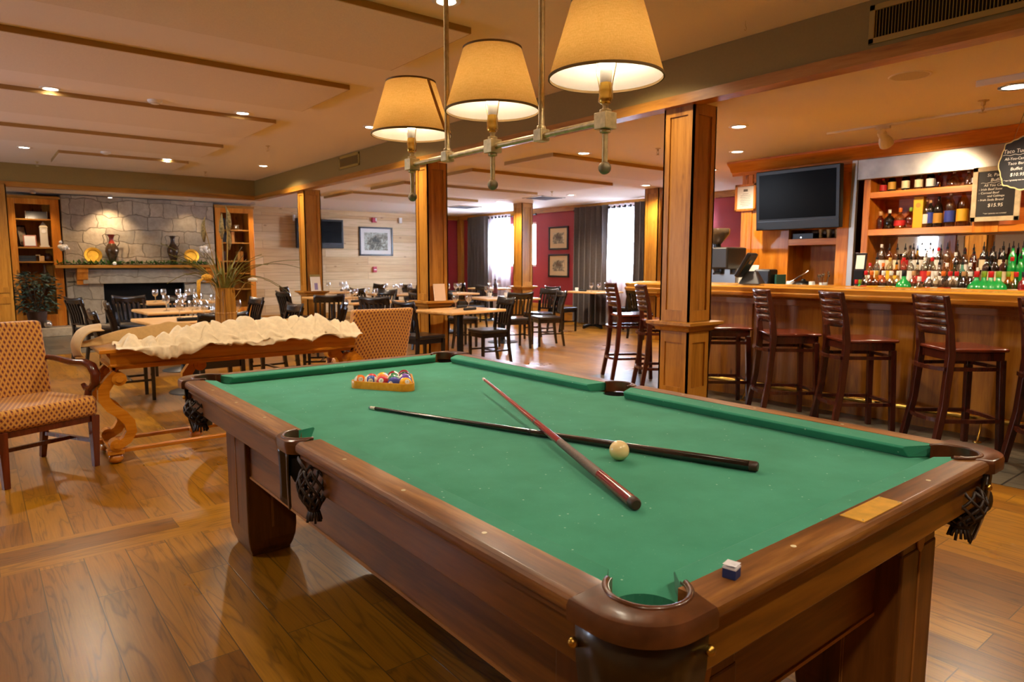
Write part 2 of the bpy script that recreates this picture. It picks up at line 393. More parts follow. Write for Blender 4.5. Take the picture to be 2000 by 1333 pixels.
def wall_with_openings(name, along, face, thick, lo, hi, ztop, wins, z0, z1, first, hide=None):
    """plain wall with framed windows; along 'x' or 'y'"""
    b = MB(); sgn = 1 if thick > 0 else -1; d0, d1 = sorted((face, face+thick))
    def bx(a, c, za, zb): b.box(a, c, d0, d1, za, zb) if along == 'x' else b.box(d0, d1, a, c, za, zb)
    e = [lo]+[q for w_ in wins for q in w_]+[hi]
    for i in range(0, len(e), 2): bx(e[i], e[i+1], 0, ztop)
    for a, c in wins: bx(a, c, 0, z0); bx(a, c, z1, ztop)
    struct(b.build(name, CREAMWALL)); m0, m1 = sorted((face+thick*.3, face+thick*.7)); mm = (m0+m1)/2
    for k, (a, c) in enumerate(wins):
        b = MB()
        def fb(p, q, za, zb): b.box(p, q, m0, m1, za, zb) if along == 'x' else b.box(m0, m1, p, q, za, zb)
        fb(a, a+.05, z0, z1); fb(c-.05, c, z0, z1); fb(a, c, z0, z0+.05); fb(a, c, z1-.05, z1)
        wf = struct(b.build('window_%d' % (first+k), WHITE)); P = [(a+.05, z0+.05), (c-.05, z0+.05), (c-.05, z1-.05), (a+.05, z1-.05)]
        MB().add([(p, mm, z) if along == 'x' else (mm, p, z) for p, z in P], [(0, 1, 2, 3)]).build('pane', PANE, wf)
        po = child_light(None, ((a+c)/2, face+thick*1.1, (z0+z1)/2) if along == 'x' else (face+thick*1.1, (a+c)/2, (z0+z1)/2), 'AREA', 1, (1, 1, 1), shape='RECTANGLE', size=(c-a) if along == 'x' else z1-z0, size_y=(z1-z0) if along == 'x' else c-a)
        po.rotation_euler = (R(90)*sgn*-1*-1, 0, 0) if along == 'x' else (0, R(90)*sgn, 0)
        po.data.cycles.is_portal = True; po.name = 'window_portal'
wall_with_openings('wall_left', 'y', XL, -.12, YF-.1, YK+.1, ZM+.1, [(7.0, 7.5), (11.0, 11.5)], 1.45, 2.20, 4)  # both windows are unseen, added to bring daylight in from the left
struct(MB().box(XL-.1, XR+.1, YF-.12, YF, 0, ZM+.1).build('wall_front', CREAMWALL))

# window wall with real openings; windows as (y0, y1)
WINS = [(12.40, 14.06), (8.86, 10.26), (7.55, 8.45)]  # the last is added behind the near pillar for more dining room daylight
W0, W1 = 1.25, 2.30
b = MB(); ys = [YF-.1]+[q for a in sorted(WINS) for q in a]+[YK+.1]
for i in range(0, len(ys), 2): b.box(XR, XR+.14, ys[i], ys[i+1], 0, ZL+.05)
for a, c in WINS: b.box(XR, XR+.14, a, c, 0, W0); b.box(XR, XR+.14, a, c, W1, ZL+.05)
struct(b.build('wall_right', REDWALL))
struct(MB().box(XR-.04, XR, 5.3, YK, 2.49, ZL).build('trim_2', PINE_Y))
struct(MB().box(XR-.03, XR, 5.3, YK, 0, .38).build('baseboard_right', PINE_Y))
struct(MB().box(XR-.09, XR, 15.43, 15.62, .38, 2.49).build('trim_3', PINE))
for i, (a, c) in enumerate(WINS):
    b = MB(); d0, d1 = XR+.03, XR+.09
    b.box(d0, d1, a, a+.05, W0, W1); b.box(d0, d1, c-.05, c, W0, W1); b.box(d0, d1, a, c, W0, W0+.05); b.box(d0, d1, a, c, W1-.05, W1)
    b.box(d0+.01, d1-.01, (a+c)/2-.02, (a+c)/2+.02, W0, W1)
    wf = struct(b.build('window_%d' % (i+1), WHITE))
    MB().add([(XR+.06, a+.05, W0+.05), (XR+.06, c-.05, W0+.05), (XR+.06, c-.05, W1-.05), (XR+.06, a+.05, W1-.05)], [(0, 1, 2, 3)]).build('pane', PANE, wf)
    po = child_light(None, (XR+.16, (a+c)/2, (W0+W1)/2), 'AREA', 1, (1, 1, 1), shape='RECTANGLE', size=c-a, size_y=W1-W0)
    po.rotation_euler = (0, PI/2, 0); po.data.cycles.is_portal = True; po.name = 'window_portal'
# partition behind the back bar
struct(MB().box(8.42, 8.54, YF, 5.12, 0, ZL).build('wall_partition', REDWALL))

# ------------------------------------------------------------ timber pillars
def pillar(x, y, label, s=.30, h=2.6, ledge=True):
    t = thing('timber_pillar', label, 'pillar', (x+s/2, y+s/2, 0), 0, 'square pine pillars'); hs = s/2
    core = MB(); core.box(-hs+.014, hs-.014, -hs+.014, hs-.014, 0, h); co = core.build('core', PINE, t)
    b = MB(); fw = .062
    for k in range(4):
        b.at((0, 0, 0), k*PI/2)
        b.box(-hs, -hs+fw, -hs, -hs+.016, 0, h); b.box(hs-fw, hs, -hs, -hs+.016, 0, h)
        b.box(-hs+fw, hs-fw, -hs, -hs+.016, h-.09, h); b.box(-hs+fw, hs-fw, -hs, -hs+.016, .84, .93)
        b.box(-hs+fw, hs-fw, -hs, -hs+.016, .66, .77); b.box(-hs+fw, hs-fw, -hs, -hs+.016, 0, .28)
    b.build('panel_frame', PINE, t)
    if ledge:
        b = MB(); pr = [(hs, .752), (hs+.022, .760), (hs+.03, .785), (hs+.055, .80), (hs+.08, .812), (hs+.08, .835), (hs-.02, .838)]
        pts = []
        for r, z in pr: pts.append([(-r, -r, z), (r, -r, z), (r, r, z), (-r, r, z)])
        vs = [p for ring in pts for p in ring]; fs = []
        for i in range(len(pts)-1):
            for j in range(4): fs.append((i*4+j, i*4+(j+1) % 4, i*4+4+(j+1) % 4, i*4+4+j))
        fs.append((0, 3, 2, 1)); e = (len(pts)-1)*4; fs.append((e, e+1, e+2, e+3))
        b.add(vs, fs); b.build('ledge_moulding', PINE_X, t)
    b = MB(); b.box(-hs-.012, hs+.012, -hs-.012, hs+.012, 0, .10); b.build('plinth', PINE_X, t, bevel=.004)
    return t
pillar(4.59, 3.455, 'square pine pillar nearest the pool table, rising in front of the bar')
pillar(4.59, 7.52, 'square pine pillar behind the small maple table with a menu card on its ledge')
pillar(4.59, 11.60, 'square pine pillar farthest off, standing before the television on the board wall')
pillar(9.21, 11.28, 'square pine pillar near the windows, lit orange and pink beside sheer curtains', ledge=True)
pillar(9.21, 7.62, 'square pine pillar by the windows, mostly hidden behind the near pillar')
pillar(.16, 13.95, 'square pine pillar at the left edge beside the bookshelf', s=.36, ledge=False)

# ------------------------------------------------------------ acoustic ceiling panels
EDGE = plain('panel_edge_tan', '#a88448', .7)
def ceiling_panel(xa, xb, ya, yb, z, label, group):
    cx, cy_ = (xa+xb)/2, (ya+yb)/2; t = thing('ceiling_panel', label, 'ceiling panel', (cx, cy_, z), 0, group); hx, hy = (xb-xa)/2, (yb-ya)/2
    MB().box(-hx+.008, hx-.008, -hy+.008, hy-.008, -.045, 0).build('fabric_face', PANELM, t, bevel=.003)
    b = MB(); b.box(-hx, hx, -hy, -hy+.008, -.042, 0); b.box(-hx, hx, hy-.008, hy, -.042, 0); b.box(-hx, -hx+.008, -hy+.008, hy-.008, -.042, 0); b.box(hx-.008, hx, -hy+.008, hy-.008, -.042, 0); b.build('edge_trim', EDGE, t)
PN = ['nearest the camera', 'second from the camera', 'third from the camera', 'fourth from the camera', 'farthest, nearest the stone fireplace']
for k, (y0, y1, x0) in enumerate(((4.07, 5.24, -2.4), (6.03, 7.2, -2.4), (7.98, 9.15, -2.4), (10.08, 11.2, -2.4), (12.02, 13.2, 1.1))):
    ceiling_panel(x0, 2.86, y0, y1, ZM, 'flat beige acoustic panel under the high ceiling, '+PN[k], 'acoustic panels of the high ceiling')
PN = ['nearest the bar', 'second from the bar', 'third from the bar', 'closest to the board wall']
for k, (y0, y1) in enumerate(((6.02, 6.95), (7.65, 8.85), (9.50, 10.65), (11.35, 12.6))):
    ceiling_panel(5.38, 8.12, y0, y1, ZL, 'flat acoustic panel under the low dining room ceiling, '+PN[k], 'acoustic panels of the dining room')

# ------------------------------------------------------------ recessed lights
LENS = emit('downlight_lens', '#fff0da', 9.0)
TRIMW = plain('downlight_trim', '#e8e6dc', .35)
def downlight(x, y, z, label, power, group, r=.075, color=WARM, size=1.0):
    t = thing('recessed_downlight', label, 'ceiling light', (x, y, z), 0, group)
    MB().lathe([(r*.80, 0), (r*.82, -.006), (r, -.010), (r*1.22, -.004), (r*1.22, 0)], 24, caps=False).build('trim_ring', TRIMW, t, smooth=50)
    MB().lathe([(0, -.004), (r*.81, -.004)], 24, caps=False).build('lens', LENS, t)
    child_light(t, (0, 0, -.03), 'SPOT', power, color, spot_size=R(150), spot_blend=.6, shadow_soft_size=.05)
    return t
G1, G2 = 'downlights of the high ceiling', 'downlights of the low ceiling'
for x, y, l in ((.70, 7.91, 'white recessed downlight at the left of the middle row of the high ceiling'), (2.45, 7.86, 'white recessed downlight in the middle of the high ceiling beside a panel end'), (3.90, 7.68, 'recessed downlight half hidden behind the farthest lamp shade'),
                (.70, 12.06, 'white recessed downlight at the left of the row nearest the fireplace'), (2.54, 12.0, 'white recessed downlight at the centre of the row nearest the fireplace'), (3.98, 11.80, 'white recessed downlight nearest the corner of the beams'),
                (2.46, 3.77, 'recessed downlight behind the top of a pendant rod')):
    downlight(x, y, ZM, l, P_MAIN, G1)
for x, y in ((.70, 3.77), (3.95, 3.77), (-1.1, 3.77), (-1.1, 7.9), (-1.1, 12.0), (.70, -.4), (2.46, -.4), (3.95, -.4), (-1.1, -.4)):
    downlight(x, y, ZM, 'recessed downlight added to the same high ceiling out of view', P_MAIN*(.55 if y < 5 else 1), G1)  # unseen lamps, added to carry the light of the high room
for x, y, l in ((5.735, 3.808, 'recessed downlight just right of the near pillar, the nearer of two'), (6.984, 4.646, 'recessed downlight right of the near pillar, the farther of two'), (5.68, 5.82, 'recessed downlight above the bar end, glowing between pillar and pendant'),
                (5.595, 7.78, 'recessed downlight seen just right of the middle pendant stem'), (5.62, 9.67, 'recessed downlight just left of the second pillar top'), (5.585, 11.85, 'recessed downlight right of the far pillar top'),
                (8.91, 9.46, 'recessed downlight above the window table by the ceiling vent'), (8.69, 11.39, 'recessed downlight before the window side pillar'), (8.78, 7.53, 'recessed downlight nearest the grey curtains'), (8.05, 5.75, 'recessed downlight peeping out past the back bar cornice')):
    downlight(x, y, ZL, l, P_LOW*(1.25 if y > 5.5 else 1), G2, color=NEUTRAL if y > 5.5 else WARM)
downlight(6.98, .3, ZL, 'recessed downlight added to the bar ceiling out of view', P_LOW, G2)  # unseen too, added for light along the bar
# square box light over the bar
t = thing('box_downlight', 'square white surface box light with a round lens above the bar', 'ceiling light', (5.83, 1.66, ZL))
MB().box(-.19, .19, -.19, .19, -.045, 0).build('housing', CEIL, t, bevel=.004)
MB().lathe([(0, -.047), (.085, -.047)], 24, caps=False).build('lens', LENS, t)
MB().lathe([(.085, -.045), (.087, -.052), (.11, -.050), (.112, -.045)], 24, caps=False).build('trim_ring', CHROME, t, smooth=50)
child_light(t, (0, 0, -.09), 'SPOT', P_LOW, WARM, spot_size=R(150), spot_blend=.6, shadow_soft_size=.05)
# small halogen eyeballs over the fireplace
for x, y, p, l in ((2.11, 14.75, 1, 'small chrome spotlight shining on the stone above the mantel'), (.93, 14.75, .35, 'small unlit looking spotlight above the left bookshelf'), (3.51, 14.75, .21, 'small spotlight above the right end of the mantel'), (4.73, 14.75, .3, 'small spotlight above the right bookshelf')):
    t = thing('fireplace_spotlight', l, 'ceiling light', (x, y, ZL), 0, 'spotlights over the fireplace')
    MB().lathe([(.02, 0), (.045, -.01), (.045, -.055), (.034, -.06)], 18).build('housing', CHROME, t, smooth=40)
    MB().lathe([(0, -.061), (.033, -.061)], 18, caps=False).build('lens', LENS if p > .9 else plain('dim_lens_%d' % int(x*10), '#d8cdb8', .2), t)
    if p > .2:
        s_ = child_light(t, (0, 0, -.09), 'SPOT', P_TRACK*p, (1, .72, .45), spot_size=R(95), spot_blend=.9, shadow_soft_size=.03)
        s_.rotation_euler = (R(22), 0, 0)

# ------------------------------------------------------------ ceiling fittings
def detector(x, y, z, l):
    t = thing('smoke_detector', l, 'smoke detector', (x, y, z), 0, 'smoke detectors')
    MB().lathe([(.07, 0), (.07, -.012), (.055, -.03), (.03, -.038), (0, -.038)], 20).build('body', WHITE, t, smooth=40)
    MB().lathe([(.040, -.0345), (.048, -.034)], 20, caps=False).build('grille_ring', plain('detector_grille', '#9a958a', .6) if 'detector_grille' not in MATS else MATS['detector_grille'], t)
detector(1.57, 8.01-.2, ZM, 'round white smoke detector between the middle ceiling panels'); detector(1.67, 11.8, ZM, 'round white smoke detector near the fireplace end of the ceiling')
def sprinkler(x, y, z, l, s=1.0):
    t = thing('fire_sprinkler', l, 'sprinkler', (x, y, z), 0, 'fire sprinklers')
    MB().lathe([(.03*s, 0), (.03*s, -.006), (.012*s, -.012), (.012*s, -.03*s), (.006*s, -.032*s)], 14).build('escutcheon', OLDBRASS, t, smooth=40)
    b = MB(); b.tube([(-.010*s, 0, -.03*s), (-.018*s, 0, -.05*s), (0, 0, -.07*s), (.018*s, 0, -.05*s), (.010*s, 0, -.03*s)], .003*s, 6); b.lathe([(0, -.07*s), (.022*s, -.07*s), (.022*s, -.073*s), (0, -.073*s)], 12); b.build('deflector_frame', OLDBRASS, t, smooth=40)
sprinkler(3.376, 9.786, ZM, 'brass sprinkler head in the high ceiling near the far beam'); sprinkler(3.414, 13.2, ZM, 'brass sprinkler head nearest the corner above the fireplace'); sprinkler(.945, 13.6, ZM, 'brass sprinkler head at the far left of the high ceiling')
sprinkler(6.346, 2.019, ZL, 'large brass sprinkler head above the bar before the spotlight track', 1.3); sprinkler(6.105, 5.076, ZL, 'sprinkler head beside the near pillar top'); sprinkler(8.2, 9.2, ZL, 'sprinkler head in the dining room ceiling by the window lights')
sprinkler(6.3, 12.0, ZL, 'small sprinkler head in the dining room ceiling near the board wall')
o = MB(); o.tube([(0, 0, 0), (0, 0, -.03), (.012, 0, -.042), (.012, 0, -.056), (0, 0, -.064), (-.010, 0, -.056)], .0022, 6)
tag(o.build('ceiling_hook', OLDBRASS, smooth=40, loc=(4.25, 2.80, ZM)), 'small brass hook screwed into the high ceiling near the beam', 'hook')
t = thing('ceiling_speaker', 'flush round cream speaker grille in the bar ceiling', 'speaker', (5.134, 2.082, ZL))
MB().lathe([(.115, 0), (.12, -.004), (.13, -.004), (.135, 0)], 28, caps=False).build('rim', CEIL, t, smooth=40); MB().lathe([(0, -.003), (.115, -.003)], 28, caps=False).build('grille', plain('speaker_grille', '#cdbfa6', .8, nscale=300, namt=.2), t)
for x, y, l in ((8.834, 10.15, 'grey square ceiling vent above the window table'), (8.82, 12.9, 'grey square ceiling vent near the far corner by the red wall')):
    t = thing('ceiling_vent', l, 'vent', (x, y, ZL), 0, 'dining room ceiling vents')
    b = MB(); b.box(-.3, .3, -.3, -.26, -.015, 0); b.box(-.3, .3, .26, .3, -.015, 0); b.box(-.3, -.26, -.3, .3, -.015, 0); b.box(.26, .3, -.3, .3, -.015, 0); b.build('frame', WHITE, t)
    b = MB()
    for i in range(8): b.at((0, -.23+i*.066, -.01), 0, R(35)).box(-.26, .26, -.025, .025, -.001, .001)
    b.build('louvres', plain('vent_louvre', '#8d8f96', .5) if 'vent_louvre' not in MATS else MATS['vent_louvre'], t)
# wall register on the painted drop
GR = plain('register_paint', '#a08434', .5); DK = plain('register_dark', '#1d1408', .8)
def register(y0, y1, z0, z1, l, n):
    t = thing('air_register', l, 'vent', (XB+.02, (y0+y1)/2, (z0+z1)/2), 0, 'air registers on the painted drop'); hw, hh = (y1-y0)/2, (z1-z0)/2; f = .035
    b = MB(); b.box(-.014, 0, -hw, hw, -hh, -hh+f); b.box(-.014, 0, -hw, hw, hh-f, hh); b.box(-.014, 0, -hw, -hw+f, -hh, hh); b.box(-.014, 0, hw-f, hw, -hh, hh); b.build('frame', GR, t, bevel=.003)
    MB().box(-.002, 0, -hw+f, hw-f, -hh+f, hh-f).build('duct_back', DK, t)
    b = MB()
    for i in range(n):
        y = -hw+f+(i+.5)*(2*hw-2*f)/n; b.at((-.007, y, 0), R(25)).box(-.006, .006, -.0016, .0016, -hh+f, hh-f)
    b.build('louvres', GR, t)
register(.55, 2.10, 2.690, 2.925, 'large olive air register with upright louvres above the bar beam', 80)
register(9.3, 10.0, 2.75, 2.94, 'small olive air register on the beam between the far pillars', 34)

# ------------------------------------------------------------ curtains
GREYC = plain('grey_curtain_cloth', '#4d433d', .85, sheen=.2, nscale=30, namt=.06)
def sheer_mat():
    m = NT('sheer_white_cloth'); t = m.new('ShaderNodeBsdfTransparent'); d = m.new('ShaderNodeBsdfTranslucent'); f = m.new('ShaderNodeBsdfDiffuse'); a = m.new('ShaderNodeMixShader'); c = m.new('ShaderNodeMixShader')
    d.inputs[0].default_value = (.93, .94, .96, 1); f.inputs[0].default_value = (.8, .8, .82, 1); a.inputs[0].default_value = .22; c.inputs[0].default_value = .05
    m.l(d.outputs[0], a.inputs[1]); m.l(f.outputs[0], a.inputs[2]); m.l(a.outputs[0], c.inputs[1]); m.l(t.outputs[0], c.inputs[2]); m.l(c.outputs[0], m.out.inputs[0]); return m.mat
SHEER = sheer_mat()
def curtain(name, y0, y1, n, mat, label, x=10.40, amp=.045, gather=0.0, seed=0, eyelets=0, ztop=2.53):
    rnd = random.Random(seed); ph = [rnd.uniform(-.6, .6) for _ in range(n+2)]
    def fn(u, v):
        z = ztop*(1-v)+.03*v; s = u*n; i = int(min(s, n-1e-6))
        k = 1-gather*math.sin(min(1, v*1.15)*PI/2)*.5
        y = (y0+y1)/2+((y0+u*(y1-y0))-(y0+y1)/2)*k
        return (x+amp*(1+.3*v)*math.sin(2*PI*s+ph[i]*.5*v)+.012*math.sin(7*s+3*v), y+.012*math.sin(4*PI*s+2*v), z)
    b = MB(); b.grid(fn, n*14, 14); o = b.build(name, mat, smooth=0)
    tag(o, label, 'curtain')
    if eyelets:
        for i in range(eyelets):
            yy = y0+(i+.5)*(y1-y0)/eyelets
            g = MB().lathe([(.018, -.004), (.030, -.004), (.030, .004), (.018, .004)], 16); g2 = MB(); g2.at((x-amp-.02, yy, ztop-.06), 0, 0, PI/2); g2.add([tuple(v) for v in g.v], g.f); g2.build('eyelet', BLACKM, o, smooth=40)
    return o
curtain('drape', 14.12, 15.0, 6, GREYC, 'dark grey full length drape nearest the far corner', seed=1)
curtain('sheer_curtain', 13.25, 14.10, 5, SHEER, 'white sheer eyelet curtain behind the window side pillar', seed=2, eyelets=6, x=10.43)
curtain('drape', 9.92, 10.92, 6, GREYC, 'dark grey drape beside the two framed prints', seed=3)
curtain('sheer_curtain', 9.2, 9.93, 5, SHEER, 'white sheer eyelet curtain between two dark drapes', seed=4, eyelets=5, x=10.43)
curtain('drape', 8.3, 9.2, 6, GREYC, 'dark grey drape partly hidden behind the near pillar', seed=5)
curtain('sheer_curtain', 7.45, 8.27, 5, SHEER, 'white sheer curtain on the added window hidden behind the near pillar', seed=6, x=10.43)  # goes with the added window, softens its daylight
def rod(y0, y1, l):
    t = thing('curtain_rod', l, 'curtain rod', (10.44, (y0+y1)/2, 2.50), 0, 'curtain rods'); h = (y1-y0)/2
    MB().cyl((0, -h, -.03), (0, h, -.03), .012, n=10).build('pole', BLACKM, t, smooth=40)
    for s in (-1, 1):
        MB().ball((0, s*(h+.02), -.03), .025, 12, 8).build('finial', BLACKM, t, smooth=0)
        MB().box(0, .12, s*(h-.1)-.008, s*(h-.1)+.008, -.04, -.02).build('bracket', BLACKM, t)
rod(12.3, 15.05, 'black curtain rod above the far window'); rod(8.25, 10.95, 'black curtain rod above the window between drapes')

# ============================================================ POOL TABLE
TX, TY = 1.4625, 1.975
x0, x1, y0, y1 = .70-TX, 2.225-TX, .58-TY, 3.375-TY          # outer edge
wx0, wx1, wy0, wy1 = .777-TX, 2.148-TX, .648-TY, 3.307-TY       # timber meets cloth
nx0, nx1, ny0, ny1 = .832-TX, 2.065-TX, .702-TY, 3.238-TY       # cushion noses
ZR, ZBED = .80, .762
CLOTH = NT('green_baize'); v = CLOTH.coord()
f = CLOTH.noise(v, 6, 5, .6); sp = CLOTH.noise(v, 220, 2, .6); fz = CLOTH.noise(v, 900, 2, .7)
c = CLOTH.ramp(f, [(.3, H('#2d8264')), (.7, H('#3a9174'))])
c = CLOTH.mix(c, H('#9cc4a8'), CLOTH.math('MULTIPLY', CLOTH.ramp(sp, [(.71, (0, 0, 0)), (.76, (1, 1, 1))]), .45))
vo = CLOTH.new('ShaderNodeTexVoronoi'); vo.inputs['Scale'].default_value = 26; CLOTH.l(v, vo.inputs['Vector'])
c = CLOTH.mix(c, H('#cfe0d0'), CLOTH.math('MULTIPLY', CLOTH.ramp(vo.outputs['Distance'], [(.045, (1, 1, 1)), (.075, (0, 0, 0))]), .5))
CLOTH.col(c); CLOTH.bump(fz, .12, .001); CLOTH.set(Roughness=.9, Sheen_Weight=.12, Specular_IOR_Level=.2)
CLOTH = CLOTH.mat
table = thing('pool_table', 'large mahogany pool table with green cloth and leather net pockets', 'pool table', (TX, TY, 0))
pc = [(.812-TX, .675-TY), (2.085-TX, .675-TY), (2.085-TX, 3.268-TY), (.812-TX, 3.268-TY)]
ps = [(.757-TX, 0), (2.140-TX, 0)]
RC, RS = .062, .058
def arc(c, r, a0, a1, n=10):
    return [(c[0]+r*math.cos(R(a0+(a1-a0)*i/n)), c[1]+r*math.sin(R(a0+(a1-a0)*i/n))) for i in range(n+1)]
bx0, bx1, by0, by1 = wx0, wx1, wy0, wy1
# cloth covered bed, notched at the six pockets
poly = arc(pc[0], RC, 170, -80, 12)[::1]
poly = []
def notch(c, r, a0, a1): poly.extend(arc(c, r, a0, a1, 14))
notch(pc[0], RC, 150, -60)
notch(pc[1], RC, 240, 30)
notch(ps[1], RS, 255, 105)
notch(pc[2], RC, 330, 120)
notch(pc[3], RC, 60, -150)
notch(ps[0], RS, 75, -75)
MB().prism(poly, ZBED-.03, ZBED).build('bed', CLOTH, table)
# cushions: profile (inward distance from timber, height)
def cushion(p, q, inward, cut0, cut1):
    """from p to q along the timber line; the ends run back at a slant into the pockets"""
    p, q, inn = Vector(p), Vector(q), Vector(inward); d = (q-p).normalized()
    w = abs((Vector((nx0, ny0))-Vector((wx0, wy0))).dot(inn)) if inn.x+inn.y > 0 else abs((Vector((nx1, ny1))-Vector((wx1, wy1))).dot(inn))
    prof = [(-.012, ZR-.001), (.0, ZR-.001), (w-.006, ZR-.004), (w, ZR-.010), (w-.004, ZR-.017), (w-.016, ZBED+.001), (-.012, ZBED+.001)]
    b = MB(); vs = []
    for e, base, cut in ((0, p, cut0), (1, q, cut1)):
        for t, z in prof:
            k = max(t, 0)/w*cut; pt = base+inn*t+d*(k if e == 0 else -k); vs.append((pt.x, pt.y, z))
    n = len(prof); fs = [tuple(range(n)), tuple(range(n, 2*n))]+[(i, (i+1) % n, n+(i+1) % n, n+i) for i in range(n)]
    b.add(vs, fs); return b.build('cushion', CLOTH, table, bevel=.002)
ea, eb = .085, .072
cushion((wx0, wy0+ea), (wx0, -eb), (1, 0), .045, .03); cushion((wx0, eb), (wx0, wy1-ea), (1, 0), .03, .045)
cushion((wx1, wy0+ea), (wx1, -eb), (-1, 0), .06, .035); cushion((wx1, eb), (wx1, wy1-ea), (-1, 0), .035, .06)
cushion((wx0+ea, wy0), (wx1-ea, wy0), (0, 1), .05, .05); cushion((wx0+ea, wy1), (wx1-ea, wy1), (0, -1), .05, .05)
# timber rails with rounded outer edge, each with its sight marks
SIGHT = plain('mother_of_pearl', '#e6d8b4', .25, coat=.5)
def rail(a, bq, axis, side, marks):
    w0 = {'x': wx0-x0, 'X': x1-wx1, 'y': wy0-y0, 'Y': y1-wy1}[side]
    out = {'x': x0, 'X': x1, 'y': y0, 'Y': y1}[side]; sg = -1 if side in 'xy' else 1
    prof = [(-w0, ZBED-.02), (-w0, ZR), (-.016, ZR), (-.013, ZR-.0003), (-.006, ZR-.003), (-.001, ZR-.009), (0, ZR-.014), (0, ZR-.022), (-.003, ZR-.029), (-.010, ZR-.035), (-.014, ZR-.036), (-.014, ZR-.048), (-.02, ZR-.048)]
    pr = [(out+sg*t, z) for t, z in prof]
    b = MB(); b.prism(pr, a, bq, 'y' if axis == 'Y' else 'x')
    o = b.build('rail', RAILW if axis == 'Y' else RAILW_X, table, smooth=24)
    for mk in marks:
        c = out-sg*w0*.56; g = MB(); cc = (c, mk) if axis == 'Y' else (mk, c)
        g.lathe([(.0055, 0), (.0055, .0008), (0, .0008)], 14, (cc[0], cc[1], ZR-.0002)); g.build('sight', SIGHT, o)
    return o
g = .088; s6 = (ny1-ny0)/8
for sd in 'xX':
    rail(y0+.155, -.075, 'Y', sd, [-s6*k for k in (1, 2, 3)]); rail(.075, y1-.155, 'Y', sd, [s6*k for k in (1, 2, 3)])
s3 = (nx1-nx0)/4
for sd in 'yY': rail(x0+.155, x1-.155, 'X', sd, [s3*k for k in (-1, 0, 1)])
# aprons
def slab(name, a, bq, c, d, z0, z1, m, bev=.003): return MB().box(a, bq, c, d, z0, z1).build(name, m, table, bevel=bev)
ai = .026
slab('apron', x0+ai, x0+ai+.025, y0+.13, -.055, .672, ZR-.047, APRONW); slab('apron', x0+ai, x0+ai+.025, .055, y1-.13, .672, ZR-.047, APRONW)
slab('apron', x1-ai-.025, x1-ai, y0+.13, -.055, .672, ZR-.047, APRONW); slab('apron', x1-ai-.025, x1-ai, .055, y1-.13, .672, ZR-.047, APRONW)
slab('apron', x0+.13, x1-.13, y0+.022, y0+.047, .672, ZR-.047, APRONW_X); slab('apron', x0+.13, x1-.13, y1-.047, y1-.022, .672, ZR-.047, APRONW_X)
slab('slate_frame', x0+.06, x1-.06, y0+.06, y1-.06, .66, .735, DARKLEG)
# lower cabinet
for nm, m, q in (('cabinet_side', APRONW, (x0+.20, x0+.23, y0+.175, y1-.175)), ('cabinet_side', APRONW, (x1-.23, x1-.20, y0+.175, y1-.175)), ('cabinet_end', APRONW_X, (x0+.20, x1-.20, y0+.175, y0+.205)), ('cabinet_end', APRONW_X, (x0+.20, x1-.20, y1-.205, y1-.175))):
    o = slab(nm, *q, .38, .672, m)
    b = MB(); b.box(q[0]-.004, q[1]+.004, q[2]-.004, q[3]+.004, .374, .384); b.build('edge_bead', INLAY, o)
# legs: square blocks with a curved-in foot and an inlaid line
def leg(cx, cy, hx, hy):
    b = MB(); prof = [(1, .56), (1, .12), (.965, .075), (.88, .035), (.80, .012), (.80, 0)]
    rings = [[(cx-hx*k, cy-hy*k, z), (cx+hx*k, cy-hy*k, z), (cx+hx*k, cy+hy*k, z), (cx-hx*k, cy+hy*k, z)] for k, z in prof]
    vs = [p for r_ in rings for p in r_]; fs = [(0, 1, 2, 3)]; n = len(rings)
    for i in range(n-1):
        for j in range(4): fs.append((i*4+j, i*4+4+j, i*4+4+(j+1) % 4, i*4+(j+1) % 4))
    e = (n-1)*4; fs.append((e+3, e+2, e+1, e)); b.add(vs, fs)
    b.box(cx-hx*.98, cx+hx*.98, cy-hy*.98, cy+hy*.98, .55, .675)
    o = b.build('leg', DARKLEG, table, bevel=.006)
    for face in range(4):
        sgx, sgy = ((-1, 0), (1, 0), (0, -1), (0, 1))[face]; q = MB()
        if sgx: q.at((cx+sgx*(hx+.0008), cy, 0), 0 if sgx > 0 else PI)
        else: q.at((cx, cy+sgy*(hy+.0008), 0), PI/2*sgy)
        hh = hy if sgx else hx
        # local +X points out of the face
        q.box(-.003, .0002, -hh*.97, hh*.97, .125, .665) if False else None
        q.box(-.002, .0012, -.004, -.0015, .13, .55); q.box(-.002, .0012, .0015, .004, .13, .55)
        n_ = 18; pts = [(.024*math.sin(2*PI*i/n_), .588+.042*math.cos(2*PI*i/n_)) for i in range(n_)]
        q.prism([(a, b2) for a, b2 in pts], -.002, .0014, 'x')
        q.build('inlay', INLAY, o)
    for face in range(4):
        pass
    return o
for cx in (.87+.12-TX, 2.055-.12-TX+.02):
    for cy in (.69+.14-TY, 3.28-.14-TY): leg(cx, cy, .11, .14)
# facing boards on the outside of each leg, lighter than the block
FACE = APRONW
